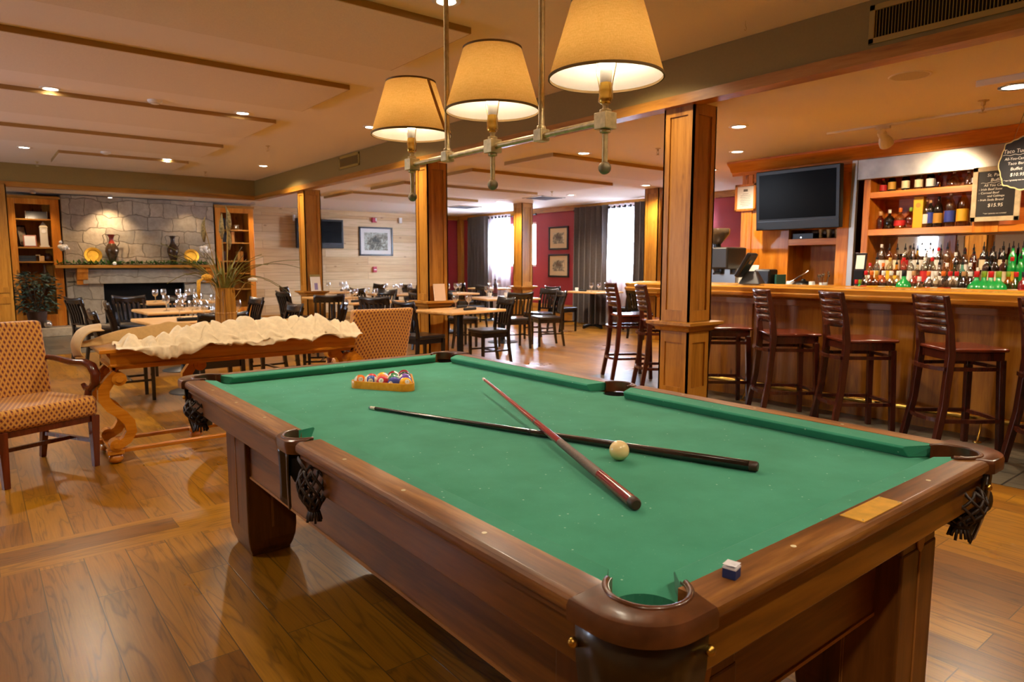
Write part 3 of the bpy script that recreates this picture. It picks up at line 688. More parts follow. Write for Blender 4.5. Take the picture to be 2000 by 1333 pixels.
# corner pocket castings: rounded brown caps, dark leather below, brass studs
def corner(ix, c, qx, qy):
    """qx,qy: outward signs"""
    t0 = {(-1, -1): 180, (1, -1): 270, (1, 1): 0, (-1, 1): 90}[(qx, qy)]
    ox = (x0 if qx < 0 else x1); oy = (y0 if qy < 0 else y1)
    # outline of the cap in the local quarter: out along the rails, rounded on the outer corner
    ro = .105; oc = (ox-qx*(ro-.012), oy-qy*(ro-.012))
    outer = [(ox+qx*.012, oy-qy*.150)] if False else []
    a0 = t0
    outline_out = arc(oc, ro, a0, a0+90, 12)
    if (qx, qy) in ((-1, -1), (1, 1)): s_first, s_last = (ox+qx*.012, oy-qy*.152), (ox-qx*.152, oy+qy*.012)
    else: s_first, s_last = (ox-qx*.152, oy+qy*.012), (ox+qx*.012, oy-qy*.152)
    out = [s_first]+outline_out+[s_last]
    # inner horseshoe, from the last arm back to the first
    am = t0+45; rin = RC
    inner = arc(c, rin, am+118, am-118, 20)
    def lift(pts, d):   # push outline points outward from the pocket centre
        return [(p[0]+(p[0]-c[0])/max(1e-6, math.hypot(p[0]-c[0], p[1]-c[1]))*d, p[1]+(p[1]-c[1])/max(1e-6, math.hypot(p[0]-c[0], p[1]-c[1]))*d) for p in pts]
    b = MB(); poly = out+inner
    layers = [(-.010, ZBED+.002), (0, ZBED+.006), (0, ZR-.008), (-.004, ZR+.001), (-.012, ZR+.004)]
    rings = []
    for d, z in layers:
        rings.append([(p[0], p[1], z) for p in lift(out, d)]+[(p[0], p[1], z) for p in inner])
    n = len(poly); vs = [p for r_ in rings for p in r_]; fs = [tuple(range(n))[::-1], tuple(range((len(rings)-1)*n, len(rings)*n))]
    for i in range(len(rings)-1):
        for j in range(n): fs.append((i*n+j, i*n+(j+1) % n, (i+1)*n+(j+1) % n, (i+1)*n+j))
    b.add(vs, fs); cap = b.build('pocket_cap', CAPW, table, smooth=45)
    # raised welt around the hole
    MB().tube([(p[0], p[1], ZR+.003) for p in arc(c, RC+.006, am+112, am-112, 22)], .0055, 8).build('welt', CAPW, cap, smooth=0)
    # leather skirt below the cap
    sk = [s_first]+arc(oc, ro-.012, a0, a0+90, 12)+[s_last]
    sk = [(p[0]-qx*0, p[1]) for p in lift(sk, -.016)]
    b = MB(); vs = []; zs = [ZBED+.006, .70, .62, .56]; kk = [0, -.002, -.012, -.03]
    for z, d in zip(zs, kk): vs += [(p[0], p[1], z) for p in lift(sk, d)]
    n = len(sk); fs = []
    for i in range(3):
        for j in range(n-1): fs.append((i*n+j, i*n+j+1, (i+1)*n+j+1, (i+1)*n+j))
    b.add(vs, fs); so = b.build('pocket_skirt', SKIRT, table, smooth=0, solid=.006)
    for p in (lift(sk, .004)[0], lift(sk, .004)[-1]):
        MB().ball((p[0], p[1], .728), .009, 12, 8).build('stud', BRASS, so, smooth=0)
    # pocket liner
    b = MB(); b.lathe([(RC+.002, ZBED-.004), (RC-.002, .70), (.045, .66), (.0, .655)], 20, (c[0], c[1], 0), caps=False); b.build('pocket_liner', plain('pocket_dark', '#140d08', .8) if 'pocket_dark' not in MATS else MATS['pocket_dark'], table, smooth=0)
for (cx, cyy), (qx, qy) in zip(pc, ((-1, -1), (1, -1), (1, 1), (-1, 1))): corner(0, (cx, cyy), qx, qy)
for i, (c, q) in enumerate(zip(ps, (-1, 1))):
    ox = x0 if q < 0 else x1
    am = 180 if q < 0 else 0
    inner = arc(c, RS, am+95, am-95, 16); out = [(ox+q*.010, -.078*(-q)*(-1))] if False else None
    ro = .083; outp = arc((c[0], 0), ro, am-70, am+70, 14); outp = [(min(max(p[0], x0-.014), x1+.014), p[1]) for p in outp]
    n = len(outp)+len(inner); rings = []
    for d, z in ((0, ZBED), (.004, ZR-.012), (.002, ZR), (-.006, ZR+.004)):
        rings.append([(p[0]+q*d, p[1], z) for p in outp]+[(p[0], p[1], z) for p in inner])
    vs = [p for r_ in rings for p in r_]; fs = [tuple(range(n))[::-1], tuple(range(3*n, 4*n))]
    for a in range(3):
        for j in range(n): fs.append((a*n+j, a*n+(j+1) % n, (a+1)*n+(j+1) % n, (a+1)*n+j))
    cap = MB().add(vs, fs).build('pocket_cap', CAPW, table, smooth=45)
    MB().tube([(p[0], p[1], ZR+.003) for p in arc(c, RS+.006, am+92, am-92, 18)], .005, 8).build('welt', CAPW, cap, smooth=0)
    MB().lathe([(RS+.001, ZBED-.004), (RS-.004, .70), (.035, .66), (0, .655)], 18, (c[0], c[1], 0), caps=False).build('pocket_liner', MATS['pocket_dark'], table, smooth=0)
    # leather flap hanging on the outside
    def flap(u, v, ox=ox, q=q):
        y = (-.045+.09*u)*(1-.18*math.sin(v*PI)) ; z = .765-.17*v
        return (ox-q*.012+q*(.012+.012*math.sin(u*PI*2+1))*(1-.3*v), y+.012*v, z-.02*math.sin(u*PI)*v)
    MB().grid(flap, 10, 8).build('leather_flap', SKIRT, table, smooth=0, solid=.004)
# lattice nets
def net(cx, cyy, ztop, h, r, tassel=True, tilt=(0, 0)):
    n = 9; b = MB()
    def P(a, t):
        rr = r*(.50+.75*math.sin(min(1, .12+t*.95)*PI)**.8) if t < .98 else r*.45
        return (cx+rr*math.cos(a)+tilt[0]*t, cyy+rr*math.sin(a)+tilt[1]*t, ztop-h*t)
    for d in (1, -1):
        for i in range(n):
            b.tube([P(2*PI*i/n+d*t/10*1.9, t/10) for t in range(11)], .0042, 5)
    o = b.build('pocket_net', NETL, table, smooth=0)
    if tassel:
        b = MB(); q = Vector(P(0, 1)); cc = Vector((cx+tilt[0], cyy+tilt[1], ztop-h)); rnd = random.Random(3)
        b.lathe([(.0, .012), (r*.5, .008), (r*.55, -.004), (r*.3, -.012)], 12, tuple(cc))
        for i in range(14):
            a = 2*PI*i/14; b.tube([cc, cc+Vector((r*.45*math.cos(a), r*.45*math.sin(a), -.012)), cc+Vector((r*.6*math.cos(a), r*.6*math.sin(a), -.030-.01*rnd.random()))], .003, 4)
        b.build('tassel', NETL, o, smooth=0)
    return o
net(x0+.012, -.170, .745, .115, .034)                # hangs out beside the left side pocket
b = MB(); b.tube([(x0-.002, -.10, .76), (x0-.006, -.13, .755), (x0-.002, -.160, .735)], .008, 8, flat=.4); b.build('net_strap', NETL, table, smooth=0)
net(x1-.02, -.17, .735, .115, .034)
net(.70-TX+.03, 3.10-TY, .735, .10, .05); net(2.085-TX-.07, .62-TY, .73, .10, .045); net(pc[0][0], pc[0][1]+.01, .70, .1, .04); net(pc[2][0], pc[2][1], .70, .1, .045)
b = MB(); b.tube([(x1+.004, y0+.07, .72), (x1+.012, y0+.055, .675)], .006, 6); b.ball((x1+.014, y0+.05, .643), .026, 12, 8, (.7, .7, 1.35)); b.build('leather_tab', SKIRT, table, smooth=0)
# brass plate on the near end rail
po = MB().box(1.375-TX, 1.556-TX, .590-TY, .640-TY, ZR-.001, ZR+.0016).build('brass_plate', PLATEM, table, bevel=.0008)
for a, c in ((1.382, .596), (1.549, .596), (1.382, .634), (1.549, .634)): MB().ball((a-TX, c-TY, ZR+.0016), .0022, 8, 6).build('screw', OLDBRASS, po)

# ------------------------------------------------------------ things on the table
IVORY = plain('cue_ball_resin', '#e9cf94', .12, coat=.4)
BR = .0286
tag(MB().ball((0, 0, 0), BR, 32, 20).build('cue_ball', IVORY, smooth=0, loc=(1.408, 1.285, ZBED+BR)), 'plain cream cue ball beside the crossed cues', 'billiard ball')
def ball_mat(name, col, stripe):
    m = NT(name); c = m.new('ShaderNodeTexCoord'); nrm = m.new('ShaderNodeVectorMath', operation='NORMALIZE'); m.l(c.outputs['Object'], nrm.inputs[0])
    sep = m.new('ShaderNodeSeparateXYZ'); m.l(nrm.outputs[0], sep.inputs[0])
    spot = m.math('GREATER_THAN', m.math('ABSOLUTE', sep.outputs[1]), .925)
    base = H(col)
    if stripe: base = m.mix((.86, .80, .64, 1), H(col), m.math('LESS_THAN', m.math('ABSOLUTE', sep.outputs[0]), .58))
    m.col(m.mix(base, (.86, .80, .66, 1), spot)); m.set(Roughness=.1, Coat_Weight=.4); return m.mat
BC = {1: ('yellow', '#f2b01c'), 2: ('blue', '#3548a0'), 3: ('red', '#c01f22'), 4: ('purple', '#5a2f8a'), 5: ('orange', '#e8741c'), 6: ('green', '#117a4a'), 7: ('maroon', '#8a1a28'), 8: ('black', '#0d0d0d')}
NUMM = plain('ball_number_ink', '#111111', .4)
ax = Vector((1.313+.012, 2.834-.004)); ay = Vector((1.470, 2.553)); ctr = Vector((1.472, 2.739))
L0 = Vector((1.338, 2.808)); R0 = Vector((1.470, 2.600)); d1 = (R0-L0)/4; nrm = Vector((-d1.y, d1.x)).normalized()
if nrm.x < 0: nrm = -nrm
d1 = d1.normalized()*.0574; mid = (L0+R0)/2; hgt = .0574*math.sqrt(3)/2
rows = [[13, 10, 3, 2, 1], [11, 5, 6, 4], [9, 14, 12], [15, 8], [7]]
ORD = ['first', 'second', 'third', 'fourth', 'fifth']
for ri, row in enumerate(rows):
    for ci, num in enumerate(row):
        p = mid+nrm*hgt*ri+d1*(ci-(len(row)-1)/2)
        nm, hx = BC[num if num < 9 else num-8]; st = num > 8; key = 'ball_%d' % num
        m = ball_mat(key, hx, st)
        o = MB().ball((0, 0, 0), BR, 28, 18).build('billiard_ball', m, smooth=0, loc=(p.x, p.y, ZBED+BR))
        rr = random.Random(num); o.rotation_euler = (R(-20+rr.uniform(-16, 16)), R(rr.uniform(-30, 30)), R(-38+rr.uniform(-30, 30)))
        tag(o, ('cream ball with %s stripe numbered %d in the wooden rack' if st else 'solid %s ball numbered %d in the wooden rack') % (nm, num), 'billiard ball', 'racked balls')
        text('number', str(num), .012, NUMM, o, (0, -BR-.0002, -.004), (PI/2, 0, 0), 0, 'CENTER', .0002)
# rack: rounded triangular hoop
RACK = wood('rack_maple', '#bd7a10', '#e0991e', '#efb040', 'X', .3, knots=False, coat=.4)
cent = mid+nrm*hgt*4/3
A_ = L0+(L0-cent).normalized()*.012; 
tri = [mid+d1*(-2)+0*nrm, mid+d1*2, mid+nrm*hgt*4]
def hoop(off):
    pts = []
    for i, p in enumerate(tri):
        a = (p-cent); base = math.degrees(math.atan2(a.y, a.x))
        for k in range(-6, 7): pts.append((p.x+off*math.cos(R(base+k*10)), p.y+off*math.sin(R(base+k*10))))
    return pts
pin, pout = hoop(BR+.0008), hoop(BR+.0108)
if True:
    n = len(pin); rings = [[(p[0], p[1], ZBED+.0005) for p in pout], [(p[0], p[1], ZBED+.032) for p in pout], [(p[0], p[1], ZBED+.034) for p in hoop(BR+.0095)], [(p[0], p[1], ZBED+.034) for p in hoop(BR+.002)], [(p[0], p[1], ZBED+.0005) for p in pin]]
    vs = [q for r_ in rings for q in r_]; fs = []
    for i in range(5):
        i2 = (i+1) % 5
        for j in range(n): fs.append((i*n+j, i*n+(j+1) % n, i2*n+(j+1) % n, i2*n+j))
    tag(MB().add(vs, fs).build('ball_rack', RACK, smooth=35), 'honey coloured wooden triangle rack full of balls', 'ball rack')
# cues
def cue(tip, butt, label, cols):
    tip, butt = Vector(tip), Vector(butt); L = (butt-tip).length; d = (butt-tip).normalized()
    t = thing('pool_cue', label, 'pool cue', tuple(butt)); rt, rb = .0062, .0146
    def rad(s): return rt+(rb-rt)*(s**1.05)
    def seg(name, a, bq, m, k=1.0, n=8):
        pts = [tip+d*L*(a+(bq-a)*i/n)-butt for i in range(n+1)]; rs = [rad(a+(bq-a)*i/n)*k for i in range(n+1)]
        return MB().tube(pts, rs, 16).build(name, m, t, smooth=40)
    seg('leather_tip', 0, .005, plain('cue_tip_'+label[:5], '#6a8a8a', .8), .95, 1)
    seg('ferrule', .005, .022, cols[0]); seg('shaft', .022, .50, cols[1]); seg('joint_collar', .50, .507, BLACKP, 1.03, 1)
    seg('forearm', .507, .66, cols[2]); seg('grip_wrap', .66, .86, cols[3], 1.01); seg('butt_sleeve', .86, .985, cols[4])
    e = [tip+d*L*(.985)-butt, tip+d*L*.997-butt, tip+d*L*1.0-butt]
    MB().tube(e, [rb*1.0, rb*.98, rb*.78], 16).build('bumper', plain('cue_bumper_'+label[:5], '#3a2418', .45), t, smooth=40)
    return t
FER = plain('ferrule_white', '#e6ddc8', .3); BLK = plain('cue_black', '#15110f', .18, coat=.5); BRN = plain('cue_brown_black', '#2a1f1a', .22, coat=.5); RED = plain('cue_red', '#8e1f28', .18, coat=.5); REDD = plain('cue_red_dark', '#7a1a22', .18, coat=.5); WRAP = plain('cue_wrap', '#66544a', .6, nscale=400, namt=.2)
cue((1.160, 2.347, ZBED+.0070), (1.615, .975, ZBED+.0150), 'black pool cue lying under the red one', (FER, BLK, BRN, BRN, BLK))
cue((1.704, 2.352, ZBED+.0610), (1.139, .984, ZBED+.0150), 'red pool cue with brown grip lying across the black one', (FER, RED, RED, WRAP, REDD))
# chalk cube
t = thing('chalk_cube', 'blue chalk cube with white worn top on the end rail', 'chalk', (.957, .618, ZR), R(12))
MB().box(-.0115, .0115, -.0115, .0115, 0, .0165).build('paper_sides', plain('chalk_blue_paper', '#1d2f63', .6), t, bevel=.0008)
def ch(u, v): x, y = -.0115+.023*u, -.0115+.023*v; return (x, y, .0235-.006*math.exp(-((x)**2+(y)**2)/4e-5))
b = MB(); b.grid(ch, 8, 8); b.box(-.0115, .0115, -.0115, .0115, .0165, .0195); b.build('chalk_top', plain('chalk_dust', '#d8d6de', .95), t)

# ============================================================ PENDANT over the table
LY = (1.39, 1.925, 2.475)
pend = thing('billiard_pendant', 'brass three light billiard pendant with linen shades over the pool table', 'pendant lamp', (1.44, 1.93, 1.722))
def shade_mat(seam=False):
    m = NT('linen_shade'+('_seam' if seam else '')); v = m.coord((1, 1, 1))
    n1 = m.noise(m.coord((40, 40, 700)), 1, 3, .6); n2 = m.noise(m.coord((500, 500, 25)), 1, 3, .6)
    f = m.math('MULTIPLY', m.math('ADD', n1, n2), .5)
    c = m.ramp(f, [(.3, H('#dca850')), (.7, H('#f8cc84'))])
    df = m.new('ShaderNodeBsdfDiffuse'); tr = m.new('ShaderNodeBsdfTranslucent'); mx = m.new('ShaderNodeMixShader'); mx.inputs[0].default_value = .72
    m.l(c, df.inputs[0]); m.l(m.mix(c, (1.0, .85, .6, 1), .25, 'MULTIPLY'), tr.inputs[0]); m.l(df.outputs[0], mx.inputs[1]); m.l(tr.outputs[0], mx.inputs[2]); m.l(mx.outputs[0], m.out.inputs[0]); return m.mat
SHADEM = shade_mat(); LINER = plain('shade_white_liner', '#f2ede2', .8)
def liner_mat():
    m = NT('shade_liner'); df = m.new('ShaderNodeBsdfDiffuse'); tr = m.new('ShaderNodeBsdfTranslucent'); mx = m.new('ShaderNodeMixShader'); mx.inputs[0].default_value = .6
    df.inputs[0].default_value = (.85, .82, .76, 1); tr.inputs[0].default_value = (.96, .92, .8, 1); m.l(df.outputs[0], mx.inputs[1]); m.l(tr.outputs[0], mx.inputs[2]); m.l(mx.outputs[0], m.out.inputs[0]); return m.mat
LINER = liner_mat(); TAPE = plain('shade_tape', '#a9742c', .8); BINDW = plain('shade_edge_binding', '#7a5a2c', .8)
BULB = emit('lamp_bulb_glow', '#fff2d8', 24.0)
MB().cyl((0, LY[0]-1.93, 0), (0, LY[2]-1.93, 0), .0095, n=16).build('crossbar', OLDBRASS, pend, smooth=40)
for yy in (1.668, 2.21):
    rd = MB(); rd.cyl((0, yy-1.93, 0), (0, yy-1.93, ZM-1.722-.02), .0098, n=16); ro = rd.build('hanging_rod', OLDBRASS, pend, smooth=40)
    b = MB(); b.box(-.019, .019, yy-1.93-.019, yy-1.93+.019, -.019, .019); b.lathe([(.015, .019), (.015, .028), (.011, .032)], 14, (0, yy-1.93, 0)); b.build('rod_block', OLDBRASS, ro, bevel=.003)
    MB().lathe([(.055, ZM-1.722), (.055, ZM-1.722-.012), (.02, ZM-1.722-.03), (.012, ZM-1.722-.034)], 20, (0, yy-1.93, 0)).build('ceiling_cup', OLDBRASS, ro, smooth=40)
for i, yy in enumerate(LY):
    y = yy-1.93
    st = MB(); st.box(-.023, .023, y-.023, y+.023, -.023, .023); st.lathe([(.017, .023), (.017, .032), (.0085, .034), (.0085, .044), (.013, .047)], 16, (0, y, 0)); st.lathe([(.0085, -.115), (.0085, -.034), (.016, -.032), (.016, -.023)], 16, (0, y, 0))
    so = st.build('lamp_stem', OLDBRASS, pend, bevel=.002, smooth=40)
    MB().ball((0, y, -.130), .0185, 18, 12).build('ball_finial', plain('aged_finial', '#8d8064', .5, metal=.5, nscale=70, namt=.08) if 'aged_finial' not in MATS else MATS['aged_finial'], so, smooth=0)
    b = MB(); b.lathe([(.010, .046), (.018, .052), (.020, .062), (.018, .067), (.020, .082), (.0165, .105)], 18, (0, y, 0)); b.build('socket', BRASS, so, smooth=40)
    b = MB(); b.lathe([(.0155, .105), (.0175, .138), (.015, .142)], 16, (0, y, 0)); b.build('bulb_collar', WHITE, so, smooth=40)
    b = MB(); b.lathe([(.015, .142), (.030, .172), (.033, .190), (.025, .214), (0, .224)], 18, (0, y, 0)); b.build('bulb', BULB, so, smooth=0)
    b = MB()
    for s in (-1, 1):
        b.tube([(0, y+s*.018, .050), (0, y+s*.028, .058), (0, y+s*.023, .090), (0, y+s*.037, .145), (0, y+s*.042, .22), (0, y+s*.03, .285), (0, y+s*.006, .31)], .0017, 6)
    b.tube([(-.098, y, .318), (0, y, .312), (.098, y, .318)], .0015, 5); b.tube([(0, y-.098, .318), (0, y, .312), (0, y+.098, .318)], .0015, 5)
    b.build('harp', OLDBRASS, so, smooth=0)
    rb, rt, zb, zt = .162, .100, .118, .322
    sh = MB().lathe([(rb, zb), (rt, zt)], 64, (0, y, 0), caps=False).build('shade', SHADEM, pend, smooth=0)
    MB().lathe([(rb-.0022, zb+.002), (rt-.0022, zt-.002)], 64, (0, y, 0), caps=False).build('liner', LINER, sh, smooth=0)
    for r_, z, nm in ((rb, zb, 'lower_binding'), (rt, zt, 'upper_binding')): MB().lathe([(r_-.003, z-.003), (r_+.0012, z-.003), (r_+.0012, z+.004), (r_-.003, z+.004), (r_-.003, z-.003)], 64, (0, y, 0), caps=False).build(nm, BINDW, sh)
    if i == 2:
        b = MB()
        def tp(u, v):
            a = R(-64-14*v+(u-.5)*9); r_ = rb+(rt-rb)*v+.0012; return (r_*math.cos(a), y+r_*math.sin(a), zb+(zt-zb)*v)
        b.grid(tp, 4, 4); b.build('tape_strip', TAPE, sh)
    child_light(pend, (0, y, .195), 'POINT', P_BULB, (1, .70, .40), shadow_soft_size=.03)

# ============================================================ FIREPLACE WALL
def stone_mat(name='fieldstone', bw=.44, rh=.265):
    m = NT(name); c = m.coord((1, 1, 1)); n = m.new('ShaderNodeTexNoise'); n.inputs['Scale'].default_value = 2.2; n.inputs['Detail'].default_value = 3; m.l(c, n.inputs['Vector'])
    off = m.new('ShaderNodeVectorMath', operation='SCALE'); m.l(n.outputs['Color'], off.inputs[0]); off.inputs['Scale'].default_value = .30
    ad = m.new('ShaderNodeVectorMath', operation='ADD'); m.l(c, ad.inputs[0]); m.l(off.outputs[0], ad.inputs[1])
    sp = m.new('ShaderNodeSeparateXYZ'); m.l(ad.outputs[0], sp.inputs[0]); uv = m.new('ShaderNodeCombineXYZ'); m.l(sp.outputs[0], uv.inputs[0]); m.l(sp.outputs[2], uv.inputs[1])
    br = m.new('ShaderNodeTexBrick', offset=.42, offset_frequency=2, squash=.62, squash_frequency=3); m.l(uv.outputs[0], br.inputs['Vector'])
    br.inputs['Color1'].default_value = (0, 0, 0, 1); br.inputs['Color2'].default_value = (1, 1, 1, 1); br.inputs['Mortar'].default_value = (.4, .4, .4, 1); br.inputs['Scale'].default_value = 1
    br.inputs['Mortar Size'].default_value = .011; br.inputs['Mortar Smooth'].default_value = .6; br.inputs['Brick Width'].default_value = bw; br.inputs['Row Height'].default_value = rh
    tone = m.new('ShaderNodeRGBToBW'); m.l(br.outputs['Color'], tone.inputs[0])
    fine = m.noise(m.coord((7, 7, 7)), 1.5, 6, .65)
    base = m.ramp(tone.outputs[0], [(.0, H('#8f8676')), (.35, H('#a89c88')), (.7, H('#b8a88e')), (1, H('#9a8e80'))])
    c1 = m.mix(base, m.ramp(fine, [(.3, (.74, .72, .70, 1)), (.65, (1.1, 1.08, 1.05, 1))]), .85, 'MULTIPLY')
    c1 = m.mix(c1, H('#6a5d4c'), m.math('MULTIPLY', br.outputs['Fac'], .7))
    m.col(c1); h = m.math('ADD', m.math('MULTIPLY', br.outputs['Fac'], -1.0), m.math('MULTIPLY', fine, .5)); m.bump(h, .6, .03); m.set(Roughness=.85, Specular_IOR_Level=.25)
    return m.mat
STONE = stone_mat(); STONE2 = stone_mat('cut_stone', 2.4, 1.2)
fp = thing('stone_fireplace', 'grey fieldstone fireplace with a timber mantel and raised hearth slab', 'fireplace', (2.70, 15.2, 0))
fx = 2.70
b = MB(); y0_, y1_ = -.06, .44
b.box(1.36-fx, 1.96-fx, y0_, y1_, .16, 1.0); b.box(3.40-fx, 4.03-fx, y0_, y1_, .16, 1.0); b.box(1.36-fx, 4.03-fx, y0_, y1_, .95, 2.585)
b.build('chimney_breast', STONE, fp, bevel=.015)
MB().box(.55-fx, 4.88-fx, -.50, .0, 0.0, .16).build('hearth_slab', STONE2, fp, bevel=.015)
b = MB(); b.box(1.93-fx, 3.42-fx, .40, .43, .15, .97); b.box(1.93-fx, 1.97-fx, -.02, .43, .15, .97); b.box(3.39-fx, 3.43-fx, -.02, .43, .15, .97)
b.build('firebox', plain('soot', '#0d0b09', .9), fp)
b = MB(); b.box(1.62-fx, 3.80-fx, -.17, -.05, .935, 1.20); b.build('lintel', STONE2, fp, bevel=.012)
for xx in (1.40, 3.64):
    b = MB(); b.prism([(-.30, 1.235), (-.05, 1.235), (-.05, .92), (-.13, .92), (-.15, 1.0), (-.19, 1.02), (-.24, 1.12), (-.29, 1.17)], xx-fx+.12, xx-fx+.30, 'x')
    b.build('corbel', CABW, fp, bevel=.006)
MB().box(1.18-fx, 3.95-fx, -.36, -.04, 1.235, 1.29).build('mantel', CABW_Y if False else PINE_X, fp, bevel=.008)
# dark glass fire screen inside
MB().box(1.98-fx, 3.38-fx, .06, .08, .17, .93).build('fire_screen', plain('black_screen_mesh', '#121110', .9, spec=.1), fp)

def bookcase(xa, xb, shelves, label, z0=.16, fr=.14):
    t = thing('bookcase', label, 'bookcase', ((xa+xb)/2, 15.22, z0)); h = (xb-xa)/2; H_ = 2.52-z0; d = .40
    b = MB(); b.box(-h, -h+fr, -.05, .0, 0, H_); b.box(h-fr, h, -.05, .0, 0, H_); b.box(-h+fr, h-fr, -.05, .0, H_-.13, H_); b.box(-h+fr, h-fr, -.05, .0, 0, .22); b.build('face_frame', CABW, t, bevel=.004)
    b = MB(); b.box(-h+.02, h-.02, d-.015, d, 0, H_); b.box(-h+.02, -h+fr, 0, d, 0, H_); b.box(h-fr, h-.02, 0, d, 0, H_); b.box(-h+fr, h-fr, 0, d, H_-.1, H_-.08); b.build('carcass', BARW, t)
    for z in shelves: MB().box(-h+fr, h-fr, -.035, d-.015, z-.028-z0, z-z0).build('shelf', PINE_X, t, bevel=.003)
    MB().box(-h-.02, h+.02, -.075, .0, H_-.03, H_+.02).build('crown_strip', PINE_X, t, bevel=.006)
    return t
bookcase(.53, 1.335, (2.13, 1.62, 1.36, .95), 'tall pine bookcase left of the stone fireplace')
bookcase(4.07, 4.86, (2.04, 1.77, 1.38, 1.12, .78), 'narrow tall pine bookcase right of the stone fireplace', fr=.11)
# things on the left bookcase
def book(x, y, z, w, d, h, col, label, lay=False, group='books on the shelves'):
    t = thing('book', label, 'book', (x, y, z), 0, group); c = plain('book_cover_'+col, col, .6) if 'book_cover_'+col not in MATS else MATS['book_cover_'+col]
    b = MB(); b.box(-w/2, -w/2+.003, 0, d, 0, h); b.box(w/2-.003, w/2, 0, d, 0, h); b.box(-w/2, w/2, -.004, .002, 0, h); b.build('cover', c, t)
    MB().box(-w/2+.003, w/2-.003, .002, d-.006, .004, h-.004).build('pages', PAPER, t); return t
bx = thing('display_board', 'tilted silver edged picture card on the top left shelf', 'picture', (.99, 15.30, 2.13))
b = MB(); b.at((0, .0, .07), 0, R(-18), R(0)).box(-.16, .16, -.008, .008, -.07, .07); b.build('card', plain('card_grey', '#5a5a58', .3), bx); b = MB(); b.at((0, -.01, .07), 0, R(-18)).box(-.17, -.155, -.01, .012, -.075, .075); b.box(.155, .17, -.01, .012, -.075, .075); b.build('edge', CHROME, bx)
t = thing('clock_tower_ornament', 'small white clock tower ornament on the left bookcase', 'ornament', (1.08, 15.32, 1.62))
b = MB(); b.box(-.075, .075, -.06, .06, 0, .03); b.box(-.06, .06, -.05, .05, .03, .36); b.build('tower', plain('ornament_white', '#d8ccb0', .6), t, bevel=.004)
b = MB(); b.add([(-.07, -.06, .36), (.07, -.06, .36), (.07, .06, .36), (-.07, .06, .36), (0, 0, .47)], [(0, 1, 4), (1, 2, 4), (2, 3, 4), (3, 0, 4), (3, 2, 1, 0)]); b.build('roof', plain('ornament_roof', '#c9b892', .6), t)
b = MB(); b.at((0, -.051, .29), 0, PI/2).lathe([(0, 0), (.035, 0), (.035, .006), (0, .006)], 18); b.build('clock_face', PAPER, t)
t = thing('photo_frame', 'small red framed white card leaning on the left bookcase shelf', 'picture frame', (.86, 15.24, 1.62))
b = MB(); b.at((0, 0, .11), 0, R(-14)).box(-.10, .10, -.006, .006, -.11, .11); b.build('frame', plain('frame_red', '#a85838', .5), t, bevel=.003); b = MB(); b.at((0, -.004, .11), 0, R(-14)).box(-.082, .082, -.006, -.003, -.092, .092); b.build('card', PAPER, t)
t = thing('photo_frame', 'dark easel photo frame behind the small red framed card', 'picture frame', (.76, 15.42, 1.62)); b = MB(); b.at((0, 0, .2), R(30), R(-12)).box(-.08, .08, -.01, .01, -.2, .2); b.build('frame', BLKWOOD, t); b = MB(); b.at((0, -.012, .2), R(30), R(-12)).box(-.06, .06, -.004, .0, -.17, .17); b.build('photo', plain('dull_photo', '#8f7f66', .5, nscale=14, namt=.3), t)
for k, (z, cc) in enumerate(((0, '#20262a'), (.035, '#182022'), (.07, '#24221d'))):
    o = book(.80, 15.22, 1.36+z, .26, .2, .033, cc, 'dark book lying in the stack on the left bookcase, %s' % ('lowest', 'middle', 'topmost')[k])
t = thing('wooden_figurine', 'pale wooden block figurine beside the lying dark books', 'ornament', (1.02, 15.28, 1.36)); b = MB(); b.box(-.04, .04, -.03, .03, 0, .10); b.build('body', TABW, t, bevel=.006); b = MB(); b.box(-.09, -.02, -.02, .02, .10, .125); b.build('arm', TABW, t, bevel=.004)
tag(MB().lathe([(.03, 0), (.07, .03), (.08, .07), (.06, .11), (.035, .13), (.045, .15)], 18).build('small_pot', plain('dark_pot', '#3a1c12', .35), smooth=50, loc=(1.12, 15.35, 1.36)), 'small dark round pot on the left bookcase', 'pot')
tag(MB().lathe([(.05, 0), (.075, .05), (.08, .12), (.05, .2), (.022, .26), (.022, .34), (.03, .35)], 18).build('bottle_vase', plain('brown_glaze', '#4a2c14', .3), smooth=50, loc=(1.06, 15.32, .95)), 'brown long necked vase behind the leafy plant', 'vase')
for k, (x, z, w, h, cc) in enumerate(((4.22, 2.04, .035, .24, '#31343a'), (4.26, 2.04, .04, .25, '#222328'), (4.305, 2.04, .03, .23, '#4a3a28'), (4.25, 1.77, .05, .22, '#1f1f24'), (4.31, 1.77, .04, .21, '#2c2a2c'), (4.44, 1.77, .06, .23, '#b87a34'), (4.55, 1.38, .05, .19, '#c08a3a'), (4.61, 1.38, .05, .2, '#b5772c'), (4.24, 1.38, .05, .2, '#3a2a20'))):
    book(x, 15.26, z, w, .16, h, cc, ['upright dark grey book on the right bookcase top shelf', 'upright black book on the right bookcase top shelf', 'upright brown book on the right bookcase top shelf', 'thick black book on the second shelf of the right bookcase', 'thin charcoal book on the second shelf of the right bookcase', 'orange spined book on the second shelf of the right bookcase', 'ochre book on the third shelf of the right bookcase', 'tan book beside the ochre one on the right bookcase', 'dark brown book at the left of the third shelf, right bookcase'][k])
